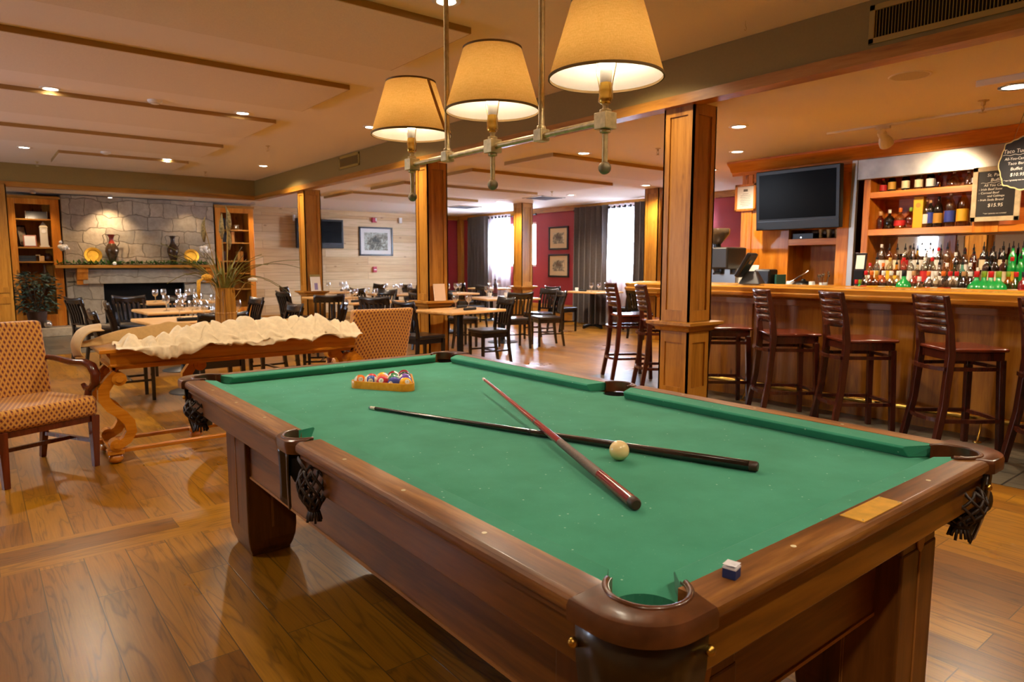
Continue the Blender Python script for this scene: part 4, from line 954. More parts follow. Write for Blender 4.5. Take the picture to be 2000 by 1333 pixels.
for x, l in ((4.36, 'left'), (4.52, 'right')):
    t = thing('glass_bowl', 'cut glass bowl on the right bookcase top shelf, the %s one' % ('one nearer the fireplace' if l == 'left' else 'one nearer the board wall'), 'bowl', (x, 15.25, 2.04), 0, 'glass bowls')
    t['label'] = 'cut glass bowl on the right bookcase, ' + ('nearer the stonework' if l == 'left' else 'nearer the board wall')
    MB().lathe([(.03, 0), (.05, .03), (.07, .10), (.066, .10), (.046, .035), (0, .01)], 18, caps=False).build('bowl', CLEAR, t, smooth=40)
# mantel things
def amphora(x, y, label, body, neck, s=1.0):
    t = thing('handled_vase', label, 'vase', (x, y, 1.29), R(12), 'tall handled vases')
    MB().lathe([(.07*s, 0), (.072*s, .02), (.05*s, .05), (.085*s, .16), (.115*s, .26), (.11*s, .33), (.06*s, .41)], 24).build('body', body, t, smooth=50)
    MB().lathe([(.06*s, .41), (.038*s, .46), (.04*s, .52), (.062*s, .575), (.066*s, .58), (.05*s, .575), (.03*s, .5)], 24, caps=False).build('neck', neck, t, smooth=50)
    for q in (-1, 1):
        MB().tube([(q*.055*s, 0, .565), (q*.11*s, 0, .585), (q*.15*s, 0, .56), (q*.125*s, 0, .48), (q*.14*s, 0, .42), (q*.10*s, 0, .36)], .007, 8).build('handle', plain('vase_wire', '#5a4a30', .4, metal=.5) if 'vase_wire' not in MATS else MATS['vase_wire'], t, smooth=0)
amphora(2.12, 15.0, 'tall bronze vase with red neck and scroll handles on the mantel', plain('vase_bronze', '#5a4630', .22, metal=.6, nscale=12, namt=.3), plain('vase_red', '#8a2a14', .3))
amphora(3.19, 15.0, 'tall dark brown vase with scroll handles on the mantel', plain('vase_brown', '#4a3828', .22, metal=.5, nscale=10, namt=.3), plain('vase_umber', '#35251a', .3), .95)
GOLD = plain('gold_plate', '#d8a83c', .28, metal=.8, nscale=16, namt=.08)
for x, l, rr in ((1.81, 'golden charger plate standing left of the red necked vase', .15), (3.54, 'golden charger plate standing right of the dark brown vase', .145)):
    t = thing('charger_plate', l, 'plate', (x, 15.03, 1.29), 0, 'golden plates on the mantel')
    b = MB(); b.at((0, .02, rr+.035), 0, PI/2-R(12)).lathe([(0, 0), (rr*.62, 0), (rr*.68, .012), (rr*.97, .016), (rr, .012), (rr*.7, .004), (rr*.62, -.006), (0, -.006)], 32); b.build('dish', GOLD, t, smooth=40)
    b = MB(); b.box(-.06, .06, -.05, -.035, 0, .03); b.tube([(-.05, -.04, .02), (-.05, .06, .0), (-.05, .06, .14)], .005, 6); b.tube([(.05, -.04, .02), (.05, .06, .0), (.05, .06, .14)], .005, 6); b.build('easel', PINE, t)
def leaf_mat(n, a, bb):
    m = NT(n); oi = m.noise(m.coord(), 13, 2); m.col(m.ramp(oi, [(.3, H(a)), (.7, H(bb))])); m.set(Roughness=.5, Specular_IOR_Level=.4); return m.mat
GARL = leaf_mat('garland_green', '#254a18', '#5a8a34')
rnd = random.Random(5); b = MB()
for i in range(800):
    x = 1.22+rnd.random()*2.6; y = 14.89+rnd.random()*.08; z = 1.295+rnd.random()*.03; a = rnd.uniform(-2.6, -.2) if rnd.random() < .4 else rnd.uniform(0, 2*PI); e = rnd.uniform(-.25, 1.1)*(1 if rnd.random() < .8 else .3); L = rnd.uniform(.07, .15)
    d = Vector((math.cos(a)*math.cos(e), math.sin(a)*math.cos(e)*.6, math.sin(e)*.8)); s = d.cross(Vector((0, 0, 1))); s = s.normalized() if s.length > .01 else Vector((1, 0, 0)); p = Vector((x, y, z)); w_ = .014
    b.add([p, p+d*L*.5+s*w_, p+d*L, p+d*L*.5-s*w_], [(0, 1, 2, 3)])
g = thing('evergreen_garland', 'long green garland lying along the front of the mantel', 'garland', (0, 0, 0)); b.build('sprigs', GARL, g)
b = MB(); b.tube([(1.22+i*.13, 14.93+.02*math.sin(i*1.7), 1.30) for i in range(21)], .008, 5); b.build('stem', plain('garland_twig', '#3a2a14', .8), g)
tag(MB().ball((0, 0, .03), .035, 14, 10).build('ornament_bauble', WHITE, smooth=0, loc=(2.13, 14.86, 1.29)), 'white round votive on the mantel below the red necked vase', 'ornament')
for x, l in ((1.64, 'small wine glass on the mantel left of the first golden plate'),):
    t = thing('small_glass', l, 'glass', (x, 15.0, 1.29)); MB().lathe([(.03, 0), (.005, .01), (.005, .06), (.03, .09), (.032, .13)], 14, caps=False).build('bowl', CLEAR, t, smooth=40)
t = thing('white_orchid', 'white blossom spray at the left end of the stonework', 'flower', (1.36, 15.0, 1.29)); rnd = random.Random(8)
MB().tube([(0, .0, 0), (.01, 0, .15), (.0, 0, .32)], .004, 5).build('stem', MATS['garland_twig'], t)
b = MB(); [b.ball((rnd.uniform(-.07, .07), rnd.uniform(-.05, .02), .34+rnd.uniform(-.06, .08)), rnd.uniform(.025, .045), 8, 6, (1, .6, 1)) for _ in range(9)]; b.build('petals', plain('petal_white', '#e8e2d6', .7), t, smooth=0)
t = thing('white_orchid', 'white blossom spray at the right end of the mantel', 'flower', (3.80, 14.98, 1.29)); MB().tube([(0, .0, 0), (.03, 0, .15), (.02, 0, .30)], .004, 5).build('stem', MATS['garland_twig'], t)
b = MB(); [b.ball((rnd.uniform(-.09, .09), rnd.uniform(-.05, .02), .32+rnd.uniform(-.05, .06)), rnd.uniform(.025, .045), 8, 6, (1, .6, 1)) for _ in range(10)]; b.build('petals', MATS['petal_white'], t, smooth=0)
# leafy potted plant by the bookcase
pl = thing('potted_plant', 'bushy dark green leafy plant on the hearth slab before the left bookcase', 'plant', (.86, 14.93, .16))
MB().lathe([(.12, 0), (.16, .28), (.175, .30), (.16, .30), (.14, .27), (0, .26)], 20).build('pot', plain('terracotta_dark', '#4a3326', .6), pl, smooth=40)
rnd = random.Random(11); b = MB(); st = MB()
for i in range(15):
    a = rnd.uniform(0, 2*PI); r_ = rnd.uniform(.05, .22); zt = rnd.uniform(.45, .92); st.tube([(0, 0, .26), (r_*.5*math.cos(a), r_*.5*math.sin(a), .25+zt*.4), (r_*math.cos(a), r_*math.sin(a), zt)], .006, 5)
for i in range(420):
    a = rnd.uniform(0, 2*PI); zz = rnd.uniform(.30, .98); r_ = (.30*max(0, math.sin((zz-.2)/.85*PI))**.6+.05)*rnd.uniform(.5, 1.1); p = Vector((r_*math.cos(a), r_*math.sin(a), zz))
    d = Vector((math.cos(a+rnd.uniform(-1, 1)), math.sin(a+rnd.uniform(-1, 1)), rnd.uniform(-.7, .5))).normalized(); s = d.cross(Vector((rnd.uniform(-.4, .4), rnd.uniform(-.4, .4), 1))).normalized(); L = rnd.uniform(.07, .13)
    n_ = s.cross(d)*.012; b.add([p, p+d*L*.4+s*L*.28+n_, p+d*L, p+d*L*.4-s*L*.28+n_, p+d*L*.45], [(0, 1, 4), (1, 2, 4), (2, 3, 4), (3, 0, 4)])
b.build('leaves', leaf_mat('dark_leaf', '#1f3022', '#5c7566'), pl); st.build('stems', MATS['garland_twig'], pl)
tag(MB().ball((0, 0, .07), .07, 16, 10).build('glass_ball', plain('mercury_glass', '#c8c0b8', .15, metal=.8, nscale=30, namt=.3), smooth=0, loc=(1.0, 14.79, .16)), 'silvery glass ball on the hearth slab beside the leafy plant', 'ornament')

# ============================================================ BOARD WALL
def television(loc, rz, w, h, label, tilt=0, arm=True, name='television'):
    t = thing(name, label, 'television', loc, rz)
    def T(b): return b.at((0, 0, 0), 0, tilt)
    b = T(MB()); b.box(-w/2, w/2, -.045, .035, -h/2, h/2); b.build('cabinet', BLACKP, t, bevel=.010)
    b = T(MB()); b.box(-w/2+.045, w/2-.045, -.0475, -.044, -h/2+.13, h/2-.045); b.build('screen', SCREEN, t)
    b = T(MB()); b.box(-w/2+.03, w/2-.03, -.0485, -.044, -h/2+.10, -h/2+.108); b.build('trim_line', plain('tv_trim', '#4a4a4c', .2, metal=.8) if 'tv_trim' not in MATS else MATS['tv_trim'], t)
    if arm:
        b = MB(); b.box(-.15, .15, .03, .06, -.15, .15); b.box(-.04, .04, .05, .23, -.04, .04); b.build('wall_bracket', BLACKM, t)
    return t
television((6.50, 15.52, 2.02), 0, 1.16, .68, 'black flat television on the pale board wall behind the far pillar', name='television', arm=False)
tag(MB().box(5.90, 5.94, 15.56, 15.63, 2.30, 2.44).build('white_sensor', WHITE, bevel=.005), 'small white sensor box at the top left of the wall television', 'sensor')
def print_frame(loc, rz, w, h, label, fcol, mcol, pa, pb, mat_w=.09, group=None):
    t = thing('framed_print', label, 'picture', loc, rz, group); f = .04
    b = MB(); b.box(-w/2, -w/2+f, -.03, 0, -h/2, h/2); b.box(w/2-f, w/2, -.03, 0, -h/2, h/2); b.box(-w/2, w/2, -.03, 0, -h/2, -h/2+f); b.box(-w/2, w/2, -.03, 0, h/2-f, h/2); b.build('frame', fcol, t, bevel=.004)
    MB().box(-w/2+f, w/2-f, -.012, -.004, -h/2+f, h/2-f).build('mount', mcol, t)
    k = 'print_'+label[:24].replace(' ', '_'); m = NT(k); v = m.coord((1, 1, 1.3)); n = m.noise(v, 9, 6, .7, .8)
    sph = m.new('ShaderNodeTexGradient', gradient_type='SPHERICAL'); m.l(m.coord((3.2/w, 1, 3.6/h)), sph.inputs[0]); q = m.math('ADD', n, m.math('MULTIPLY', sph.outputs[0], -.22))
    m.col(m.ramp(q, [(.30, H(pa)), (.42, H('#7a7462')), (.56, H(pb))])); m.set(Roughness=.7)
    MB().box(-w/2+f+mat_w, w/2-f-mat_w, -.014, -.011, -h/2+f+mat_w, h/2-f-mat_w).build('print', m.mat, t)
    return t
FD = plain('frame_dark', '#1d1512', .35); MW = plain('mount_white', '#d8d4cc', .8); MT = plain('mount_tan', '#cdb48c', .8)
print_frame((8.03, YK, 1.87), 0, .93, .72, 'dark framed landscape print on the pale board wall', FD, MW, '#3d4038', '#b8bcae', .10)
print_frame((XR, 11.60, 1.895), -PI/2, .66, .53, 'upper of two small framed prints on the red wall', FD, MT, '#4a4038', '#cfc0a0', .10, 'two small prints on the red wall')
print_frame((XR, 11.59, 1.27), -PI/2, .69, .53, 'lower of two small framed prints on the red wall', FD, MT, '#5a4630', '#d2bc94', .10, 'two small prints on the red wall')
REDP = plain('alarm_red', '#a8203a', .4)
t = thing('fire_alarm_strobe', 'small red fire alarm strobe high on the board wall', 'fire alarm', (7.98, YK, 2.40)); MB().box(-.06, .06, -.05, 0, -.06, .06).build('body', REDP, t, bevel=.006); MB().box(.02, .055, -.062, -.05, -.03, .05).build('strobe_lens', WHITE, t, bevel=.004)
t = thing('fire_pull_station', 'small red fire alarm pull station on the board wall', 'fire alarm', (7.97, YK, 1.17)); MB().box(-.05, .05, -.045, 0, -.07, .07).build('body', REDP, t, bevel=.006); MB().box(-.035, .035, -.056, -.044, -.015, .005).build('pull_handle', WHITE, t, bevel=.003)
t = thing('motion_sensor', 'small white motion sensor high on the board wall', 'sensor', (8.72, YK, 2.42)); MB().box(-.045, .045, -.045, 0, -.07, .07).build('body', WHITE, t, bevel=.01); MB().box(-.03, .03, -.05, -.044, -.05, 0).build('lens', PAPER, t, bevel=.004)

# ============================================================ CONSOLE TABLE
cs = thing('console_table', 'cherry console table with scrolled legs heaped with tablecloths', 'table', (1.52, 5.24, 0)); cxx, cyy = 1.52, 5.24
ca, cb, cf, ck = .60-cxx, 2.44-cxx, 5.03-cyy, 5.50-cyy
MB().box(ca, cb, cf, ck, .738, .762).build('tabletop', CONSW, cs, bevel=.004)
b = MB(); pr = [(0, .625), (.0, .642), (-.022, .646), (-.022, .655), (-.008, .663), (-.010, .70), (-.026, .725), (-.030, .738), (.02, .738), (.02, .625)]
b.prism([(cf+.03+p, z) for p, z in pr], ca+.06, cb-.06, 'x'); b.build('front_apron', CONSW, cs, smooth=35)
b = MB(); b.prism([(ck-.03-p, z) for p, z in pr], ca+.06, cb-.06, 'x'); b.build('back_apron', CONSW, cs, smooth=35)
for sx in (-1, 1):
    e = ca+.05 if sx < 0 else cb-.05
    b = MB(); b.prism([(e+sx*(-p)-sx*.02, z) for p, z in pr], cf+.03, ck-.03, 'y'); b.build('end_apron', CONSW, cs, smooth=35)
def s_leg(x, y, sx, name='leg'):
    """scrolled leg in the plane of the table's length; sx points outward"""
    c = [(.03, .61), (-.005, .56), (-.045, .50), (-.048, .44), (-.01, .375), (.05, .325), (.092, .265), (.10, .205), (.07, .15), (.03, .125), (-.005, .11)]
    wd = [.020, .030, .034, .034, .033, .033, .033, .032, .030, .028, .026]
    L_ = []; R_ = []
    for i, (a, z) in enumerate(c):
        p0 = c[max(i-1, 0)]; p1 = c[min(i+1, len(c)-1)]; d = Vector((p1[0]-p0[0], p1[1]-p0[1])).normalized(); nn = Vector((-d.y, d.x))
        L_.append((a+nn.x*wd[i], z+nn.y*wd[i])); R_.append((a-nn.x*wd[i], z-nn.y*wd[i]))
    b = MB(); n = len(c)
    for i in range(n-1):
        q = [L_[i], L_[i+1], R_[i+1], R_[i]]
        b.prism([(x-sx*a, z) for a, z in q], y-.032, y+.032, 'y')
    o = b.build(name, CONSW, cs, smooth=30)
    b = MB(); b.cyl((x-sx*.045, y-.045, .565), (x-sx*.045, y+.045, .565), .044, n=22); b.cyl((x-sx*.045, y-.055, .565), (x-sx*.045, y+.055, .565), .022, n=16); b.build('upper_scroll', CONSW, o, smooth=35)
    b = MB(); b.cyl((x-sx*.005, y-.045, .125), (x-sx*.005, y+.045, .125), .040, n=22); b.cyl((x-sx*.005, y-.055, .125), (x-sx*.005, y+.055, .125), .02, n=16); b.build('lower_scroll', CONSW, o, smooth=35)
    b = MB(); b.box(x-.05, x+.05, y-.04, y+.04, .060, .095); b.build('foot_block', CONSW, o, bevel=.006)
    MB().lathe([(.02, .0), (.040, .012), (.046, .030), (.040, .05), (.025, .062)], 18, (x, y, 0)).build('bun_foot', CONSW, o, smooth=45)
for lx, ly, sx in ((.66, 5.08, -1), (.66, 5.45, -1), (2.39, 5.08, 1), (2.39, 5.45, 1), (1.245, 5.44, -1)): s_leg(lx-cxx, ly-cyy, sx)
for yy in (5.08, 5.45): MB().box(.66-cxx, 2.39-cxx, yy-cyy-.022, yy-cyy+.022, .066, .092).build('stretcher', CONSW, cs, bevel=.005)
for xx in (.66, 2.39): MB().box(xx-cxx-.03, xx-cxx+.03, 5.08-cyy, 5.45-cyy, .066, .092).build('cross_stretcher', CONSW, cs, bevel=.005)

from mathutils import noise as mnoise
def heap(name, label, m, xa, xb, prof, seed, nu=200, nv=64, amp=.034):
    """a rumpled cloth lying over the table: prof(s) gives front overhang, top height, back edge y"""
    def fn(u, v):
        x = xa+(xb-xa)*u; front, h, yb = prof(u)
        yf = 5.0
        if v < .22: # hanging over the front edge
            k = v/.22; y = yf-.012-.012*math.sin(k*PI); z = .775-front*(1-k)
        else:
            k = (v-.22)/.78; y = yf+(yb-yf)*k; z = .775+h*math.sin(min(1, k*1.25)*PI*.86)**.8
        n = mnoise.noise(Vector((x*7+seed, y*9+z*6, seed))); n2 = mnoise.noise(Vector((x*17+seed, y*15-z*9, seed+3))); n3 = abs(mnoise.noise(Vector((x*5.5-y*3+seed, y*6+x*2, seed*2))))
        rdg = abs(mnoise.noise(Vector((x*9+y*5, y*4-x*2.5, seed+11))))**.6; n4 = mnoise.noise(Vector((x*31-y*20, y*26+z*20, seed)))
        big = mnoise.noise(Vector((x*3.1+seed, y*4, seed*3))); d = amp*(n*.9+n2*.4+n4*.10+big*1.1)-amp*1.2*n3+amp*(rdg-.4)*1.9-amp*.9*max(0, 1-abs(mnoise.noise(Vector((x*6-y*7, x*3+y*2, seed*5))))*7)
        z2 = z+d*(1 if v > .22 else .3); y2 = y+(d*.8-.008 if v < .3 else d*.5)
        if v >= .22: z2 = max(z2, .7655+.004*(1+n2))
        else: y2 = min(y2, 4.995)
        return (x+.012*n2, y2, z2)
    return tag(MB().grid(fn, nu, nv).build(name, m, smooth=0, solid=.003), label, 'tablecloth')
def pf(u):
    x = .70+1.70*u
    fr = .085*max(0, math.sin((x-.78)/.50*PI)) if .78 < x < 1.28 else (.02+.012*math.sin(x*23))*(x >= 1.28)+.0
    fr += .03*max(0, math.sin((x-1.5)/.22*PI)) if 1.5 < x < 1.72 else 0
    h = .07+.065*math.sin(min(1, u*2.2)*PI/2)-.02*math.sin(u*9)-(.05 if u > .93 else 0)*((u-.93)/.07)
    return fr, max(.03, h*(.35+.65*min(1, u*6))), 5.235
heap('cream_tablecloth', 'rumpled cream tablecloth heaped along the front of the console table', CREAMCLOTH, .70, 2.40, pf, 3.0)
def tan_fn(u, v):
    x = .50+1.62*u; base = .775+(.10+.015*math.sin(x*7))*math.sin(min(1, u*3+.25)*PI/2)
    yy = 5.27+.075*v; z = .77+(base-.77)*math.sin(v*PI*.8+.2)
    n = mnoise.noise(Vector((x*6, yy*9, 7.0))); n3 = mnoise.noise(Vector((x*13, yy*11, 2.0)))
    z += .022*n+.01*n3
    return (x, yy+.02*n, max(z, .7665))
tag(MB().grid(tan_fn, 70, 18).build('tan_tablecloth', TANCLOTH, smooth=0, solid=.003), 'tan tablecloth bunched behind the cream one on the console table', 'tablecloth')
def flop(u, v):
    # the bunched corner hanging off the left end
    a = u*PI*.62; x = .66-.135*math.sin(a); z = .80+.075*math.cos(a*1.05)-.10*max(0, u-.45)
    y = 5.20+.34*v+.03*math.sin(u*4); n = mnoise.noise(Vector((u*3, v*5, 1.5)))
    r_ = .035*math.sin(v*PI)
    return (x-r_*math.sin(a)+.015*n, y, z+r_*math.cos(a)+.012*n)
tag(MB().grid(flop, 22, 18).build('tan_napkin_bundle', TANCLOTH, smooth=0, solid=.004), 'tan cloth corner flopping over the left end of the console table', 'cloth')
# ribbed amber vase with dried grasses
vs_ = thing('ribbed_glass_vase', 'tall amber ribbed vase holding dried grasses on the console table', 'vase', (1.505, 5.44, .762))
b = MB(); n = 44
vsx = []; fs = []
prof = [(.074, 0), (.078, .03), (.077, .17), (.080, .18), (.076, .19), (.070, .36), (.073, .375)]
for i in range(n*2):
    a = PI*i/n; k = 1.0 if i % 2 else .955
    for r_, z in prof: vsx.append((r_*k*math.cos(a), r_*k*math.sin(a), z))
q = len(prof)
for i in range(n*2):
    j = (i+1) % (n*2)
    for e in range(q-1): fs.append((i*q+e, j*q+e, j*q+e+1, i*q+e+1))
fs.append(tuple(i*q for i in range(n*2))[::-1]); b.add(vsx, fs)
AMB = NT('amber_reed'); nn = AMB.noise(AMB.coord((60, 60, 1)), 1, 2); AMB.col(AMB.ramp(nn, [(.3, H('#6a3f10')), (.7, H('#c48a34'))])); AMB.set(Roughness=.25, Coat_Weight=.4); b.build('vase_body', AMB.mat, vs_)
DRY = plain('dried_stem', '#a88a4a', .8); GRS = leaf_mat('grass_blade', '#5a5420', '#8a8238'); PLUM = plain('pampas_plume', '#8a7a52', .95, nscale=60, namt=.3)
rnd = random.Random(21)
def blade(b, a, L, lean, curl, w_=.011, z0=.30):
    pts = []; k = 10
    for i in range(k+1):
        t_ = i/k; rr = .04+lean*L*t_*t_*(1.0)+.02*t_; z = z0+L*(t_-curl*t_*t_*t_); pts.append(Vector((rr*math.cos(a), rr*math.sin(a), z)))
    s = Vector((-math.sin(a), math.cos(a), 0)); vs = []; 
    for i, p in enumerate(pts): ww = w_*(1-(i/k)**1.5)+.0008; vs += [p+s*ww, p+Vector((0, 0, -.004)), p-s*ww]
    b.add(vs, [f for i in range(k) for f in ((3*i, 3*i+1, 3*i+4, 3*i+3), (3*i+1, 3*i+2, 3*i+5, 3*i+4))])
for i in range(46):
    a = rnd.uniform(0, 2*PI); b = MB(); blade(b, a, rnd.uniform(.22, .46), rnd.uniform(.2, .95), rnd.uniform(.0, .65)); b.build('grass_blade', GRS, vs_)
for a, L, le, cu in ((-.45, .50, 1.0, .55), (-.6, .44, 1.15, .35), (-.75, .38, 1.0, .8), (-.3, .42, 1.0, .95), (2.4, .42, .95, .75), (2.7, .4, .7, .2)):
    b = MB(); blade(b, a, L, le, cu, .010); b.build('grass_blade', GRS, vs_)
for a, L, sp in ((2.5, .58, .14), (.6, .52, .07), (4.4, .60, .06), (-.4, .66, .05)):
    b = MB(); tip = Vector((sp*math.cos(a), sp*math.sin(a), .30+L)); b.tube([(.01, 0, .05), tip*.6+Vector((0, 0, .1)), tip], .0035, 5); so = b.build('dried_stalk', DRY, vs_)
    b = MB(); b.tube([tip-Vector((0, 0, .16)), tip-Vector((0, 0, .10)), tip-Vector((0, 0, .03)), tip+Vector((-.02*math.cos(a), 0, .03))], [.006, .020, .014, .002], 8); b.build('plume', PLUM, so, smooth=0)
b = MB(); b.tube([(0, 0, .1), (-.08, -.05, .40), (-.14, -.09, .455)], .004, 5); s1 = b.build('dried_stalk', DRY, vs_)
YEL = plain('dried_yellow', '#c8922a', .9, nscale=80, namt=.2); b = MB(); b.ball((-.15, -.095, .455), .034, 12, 8, (1.15, 1, .8)); b.build('flower_head', YEL, s1, smooth=0)
b = MB(); b.tube([(0, 0, .2), (-.13, -.1, .42), (-.19, -.14, .44)], .003, 5); s1 = b.build('dried_stalk', DRY, vs_); b = MB(); b.tube([(-.19, -.14, .445), (-.225, -.165, .43), (-.23, -.17, .36), (-.228, -.17, .30)], [.008, .014, .013, .006], 8); b.build('flower_head', YEL, s1, smooth=0)
b = MB(); b.tube([(0, 0, .2), (.12, -.09, .40), (.16, -.12, .43)], .003, 5); s1 = b.build('dried_stalk', DRY, vs_); b = MB(); b.ball((.17, -.13, .435), .028, 10, 7, (1.3, .8, .6)); b.build('flower_head', MATS['petal_white'], s1, smooth=0)

# ============================================================ CHAIRS AND TABLES
def yaw(d): return R(d-90)           # facing direction in degrees from +X; chairs are built facing +Y
def make_dining_chair(label, loc, rz):
    t = thing('dining_chair', label, 'chair', loc, rz, 'black slat back dining chairs')
    b = MB(); pts = [(-.205, .20), (.205, .20), (.215, .17), (.19, -.20), (-.19, -.20), (-.215, .17)]
    b.prism(pts, .432, .475); b.build('seat', BLKVINYL, t, bevel=.014, seg=3)
    b = MB(); b.box(-.195, .195, .165, .19, .375, .435); b.box(-.185, -.163, -.18, .17, .375, .435); b.box(.163, .185, -.18, .17, .375, .435); b.box(-.17, .17, -.195, -.173, .375, .435); b.build('seat_rail', BLKWOOD, t)
    for s in (-1, 1):
        MB().tube([(s*.178, .178, 0), (s*.182, .178, .43)], [.015, .019], 4).build('leg', BLKWOOD, t)
        MB().tube([(s*.178, -.245, 0), (s*.178, -.205, .24), (s*.178, -.190, .45), (s*.184, -.215, .66), (s*.190, -.275, .845)], [.015, .018, .019, .017, .014], 4, upv=(0, 1, 0)).build('leg', BLKWOOD, t)
        MB().tube([(s*.180, .175, .20), (s*.178, -.205, .20)], .010, 4).build('stretcher', BLKWOOD, t)
    MB().tube([(-.178, .0, .20), (.178, .0, .20)], .010, 4).build('stretcher', BLKWOOD, t)
    # curved crest with a dip in the middle, and slats
    def crest(u, v):
        x = -.215+.43*u; bow = -.30+.030*(2*u-1)**2; zt = .868+.022*(2*abs(u-.5))**2; zb = .775
        return (x, bow+(.028*(1-v)), zb+(zt-zb)*v)
    MB().grid(crest, 14, 3).build('crest_rail', BLKWOOD, t, smooth=0, solid=.022)
    MB().tube([(-.18, -.205, .53), (0, -.225, .53), (.18, -.205, .53)], .013, 4, upv=(0, 0, 1)).build('lower_rail', BLKWOOD, t)
    for i in range(5):
        x = -.118+i*.059
        MB().tube([(x, -.222, .53), (x*1.05, -.243, .66), (x*1.1, -.282, .80)], .0125, 4, flat=1.0, upv=(0, 1, 0)).build('slat', BLKWOOD, t)
    return t
CH = [
 ((1.12, 7.42), 0, 'black chair just behind the console left end, its legs seen under it'),
 ((1.45, 8.95), -4, 'black chair with high slatted back left of the second fireplace table'),
 ((1.25, 10.55), 20, 'black chair farthest to the left in front of the hearth slab'),
 ((1.78, 10.75), 60, 'black chair whose crest shows just right of the far left chair'),
 ((1.72, 6.62), 92, 'black chair tucked under the near fireplace table behind the console'),
 ((2.50, 7.35), 182, 'black chair right of the ribbed vase with only its curved crest over the cloth'),
 ((2.62, 9.0), 185, 'black chair at the second fireplace table just right of the ribbed vase'),
 ((2.25, 9.98), 268, 'black chair on the far side of the second fireplace table'),
 ((3.15, 7.55), 150, 'black chair with low crest behind the tan cloth, left of the far pillar'),
 ((4.10, 10.75), 8, 'black slatted chair left of the far pillar against the board wall'),
 ((4.95, 13.0), 0, 'black chair directly left of the far pillar, small and distant'),
 ((3.98, 9.35), 76, 'black chair standing in front of the far pillar'),
 ((4.35, 8.35), 40, 'black chair just above the patterned armchair back'),
 ((5.30, 10.35), 200, 'black chair side on at the table right of the far pillar'),
 ((6.65, 13.3), 190, 'black chair under the framed landscape print'),
 ((5.50, 8.95), 20, 'black chair behind the patterned armchair, slats against the boards'),
 ((5.62, 11.25), 10, 'black chair near the board wall, left of the middle pillar'),
 ((6.75, 11.75), 180, 'black chair partly hidden behind the left side of the middle pillar'),
 ((4.18, 7.02), 6, 'black chair pushed under the small table before the middle pillar'),
 ((5.22, 7.08), 172, 'large black chair side on at the right of the small pillar table'),
 ((6.63, 8.32), 74, 'black chair seen from behind with daylight through its slats'),
 ((7.22, 8.22), 158, 'black chair angled at the right end of the round of tables'),
 ((7.72, 8.98), 186, 'black chair with red wall showing through its slats'),
 ((6.05, 8.95), -6, 'black chair left of the table with the white cups'),
 ((9.02, 9.78), 0, 'black chair at the left side of the window table'),
 ((9.92, 8.98), 92, 'black chair at the near side of the window table'),
 ((9.25, 7.9), 0, 'black chair behind the bar stool left of the near pillar'),
 ((6.5, 10.72), 5, 'black chair right of the middle pillar before the dark drape'),
 ((7.85, 11.2), 182, 'black chair before the sheer curtain near the window side pillar'),
 ((8.75, 12.6), 0, 'black chair at the farthest table by the red wall'),
 ((7.55, 12.85), 0, 'black chair near the corner where boards meet red wall'),
]
ch0 = make_dining_chair('', (CH[0][0][0], CH[0][0][1], 0), yaw(CH[0][1])); ch0['label'] = CH[0][2]
for (x, y), a, l in CH[1:]: dup(ch0, (x, y, 0), yaw(a), l)

def make_table(loc, rz, w, d, label, h=.755):
    t = thing('dining_table', label, 'table', loc, rz, 'maple topped dining tables')
    b = MB(); b.box(-w/2, w/2, -d/2, d/2, h-.034, h); b.build('tabletop', TABW, t, bevel=.012, seg=3)
    MB().cyl((0, 0, .03), (0, 0, h-.04), .042, n=18).build('post', BLACKM, t, smooth=40)
    MB().box(-.2, .2, -.2, .2, h-.05, h-.034).build('top_plate', BLACKM, t)
    MB().lathe([(.255, 0), (.255, .008), (.22, .018), (.06, .032), (.045, .05)], 28).build('base_disc', BLACKM, t, smooth=50)
    return t
TB = {}
def table_at(k, x, y, a, w, d, label):
    TB[k] = (x, y, a); make_table((x, y, 0), R(a), w, d, label)
table_at('F1', 1.74, 7.50, 4, .95, .85, 'maple table nearest behind the console, set with wine glasses')
table_at('F2', 2.00, 9.12, 2, .95, .85, 'maple table second from the console before the fireplace')
table_at('F3', 2.38, 11.2, 2, .95, .85, 'maple table closest to the hearth slab')
table_at('P1', 4.70, 6.97, 9, .92, .72, 'small maple table set against the middle pillar')
table_at('TB', 4.62, 9.55, 10, .95, .95, 'maple table right of the far pillar with the white glasses')
table_at('TA', 4.78, 10.95, 5, .76, .76, 'maple table set against the foot of the far pillar')
table_at('TC', 5.85, 13.1, 5, .9, .8, 'farthest maple table along the board wall')
table_at('T2', 6.95, 9.02, -14, .95, .95, 'maple table in mid room with cups and a base disc on the shining floor')
table_at('T8', 6.25, 11.4, 10, .8, .8, 'maple table crowded with glasses left of the middle pillar')
table_at('T5', 7.2, 11.1, 0, .9, .9, 'maple table with upright glasses right of the middle pillar')
table_at('T6', 9.45, 12.7, 0, .8, .8, 'maple table before the far window')
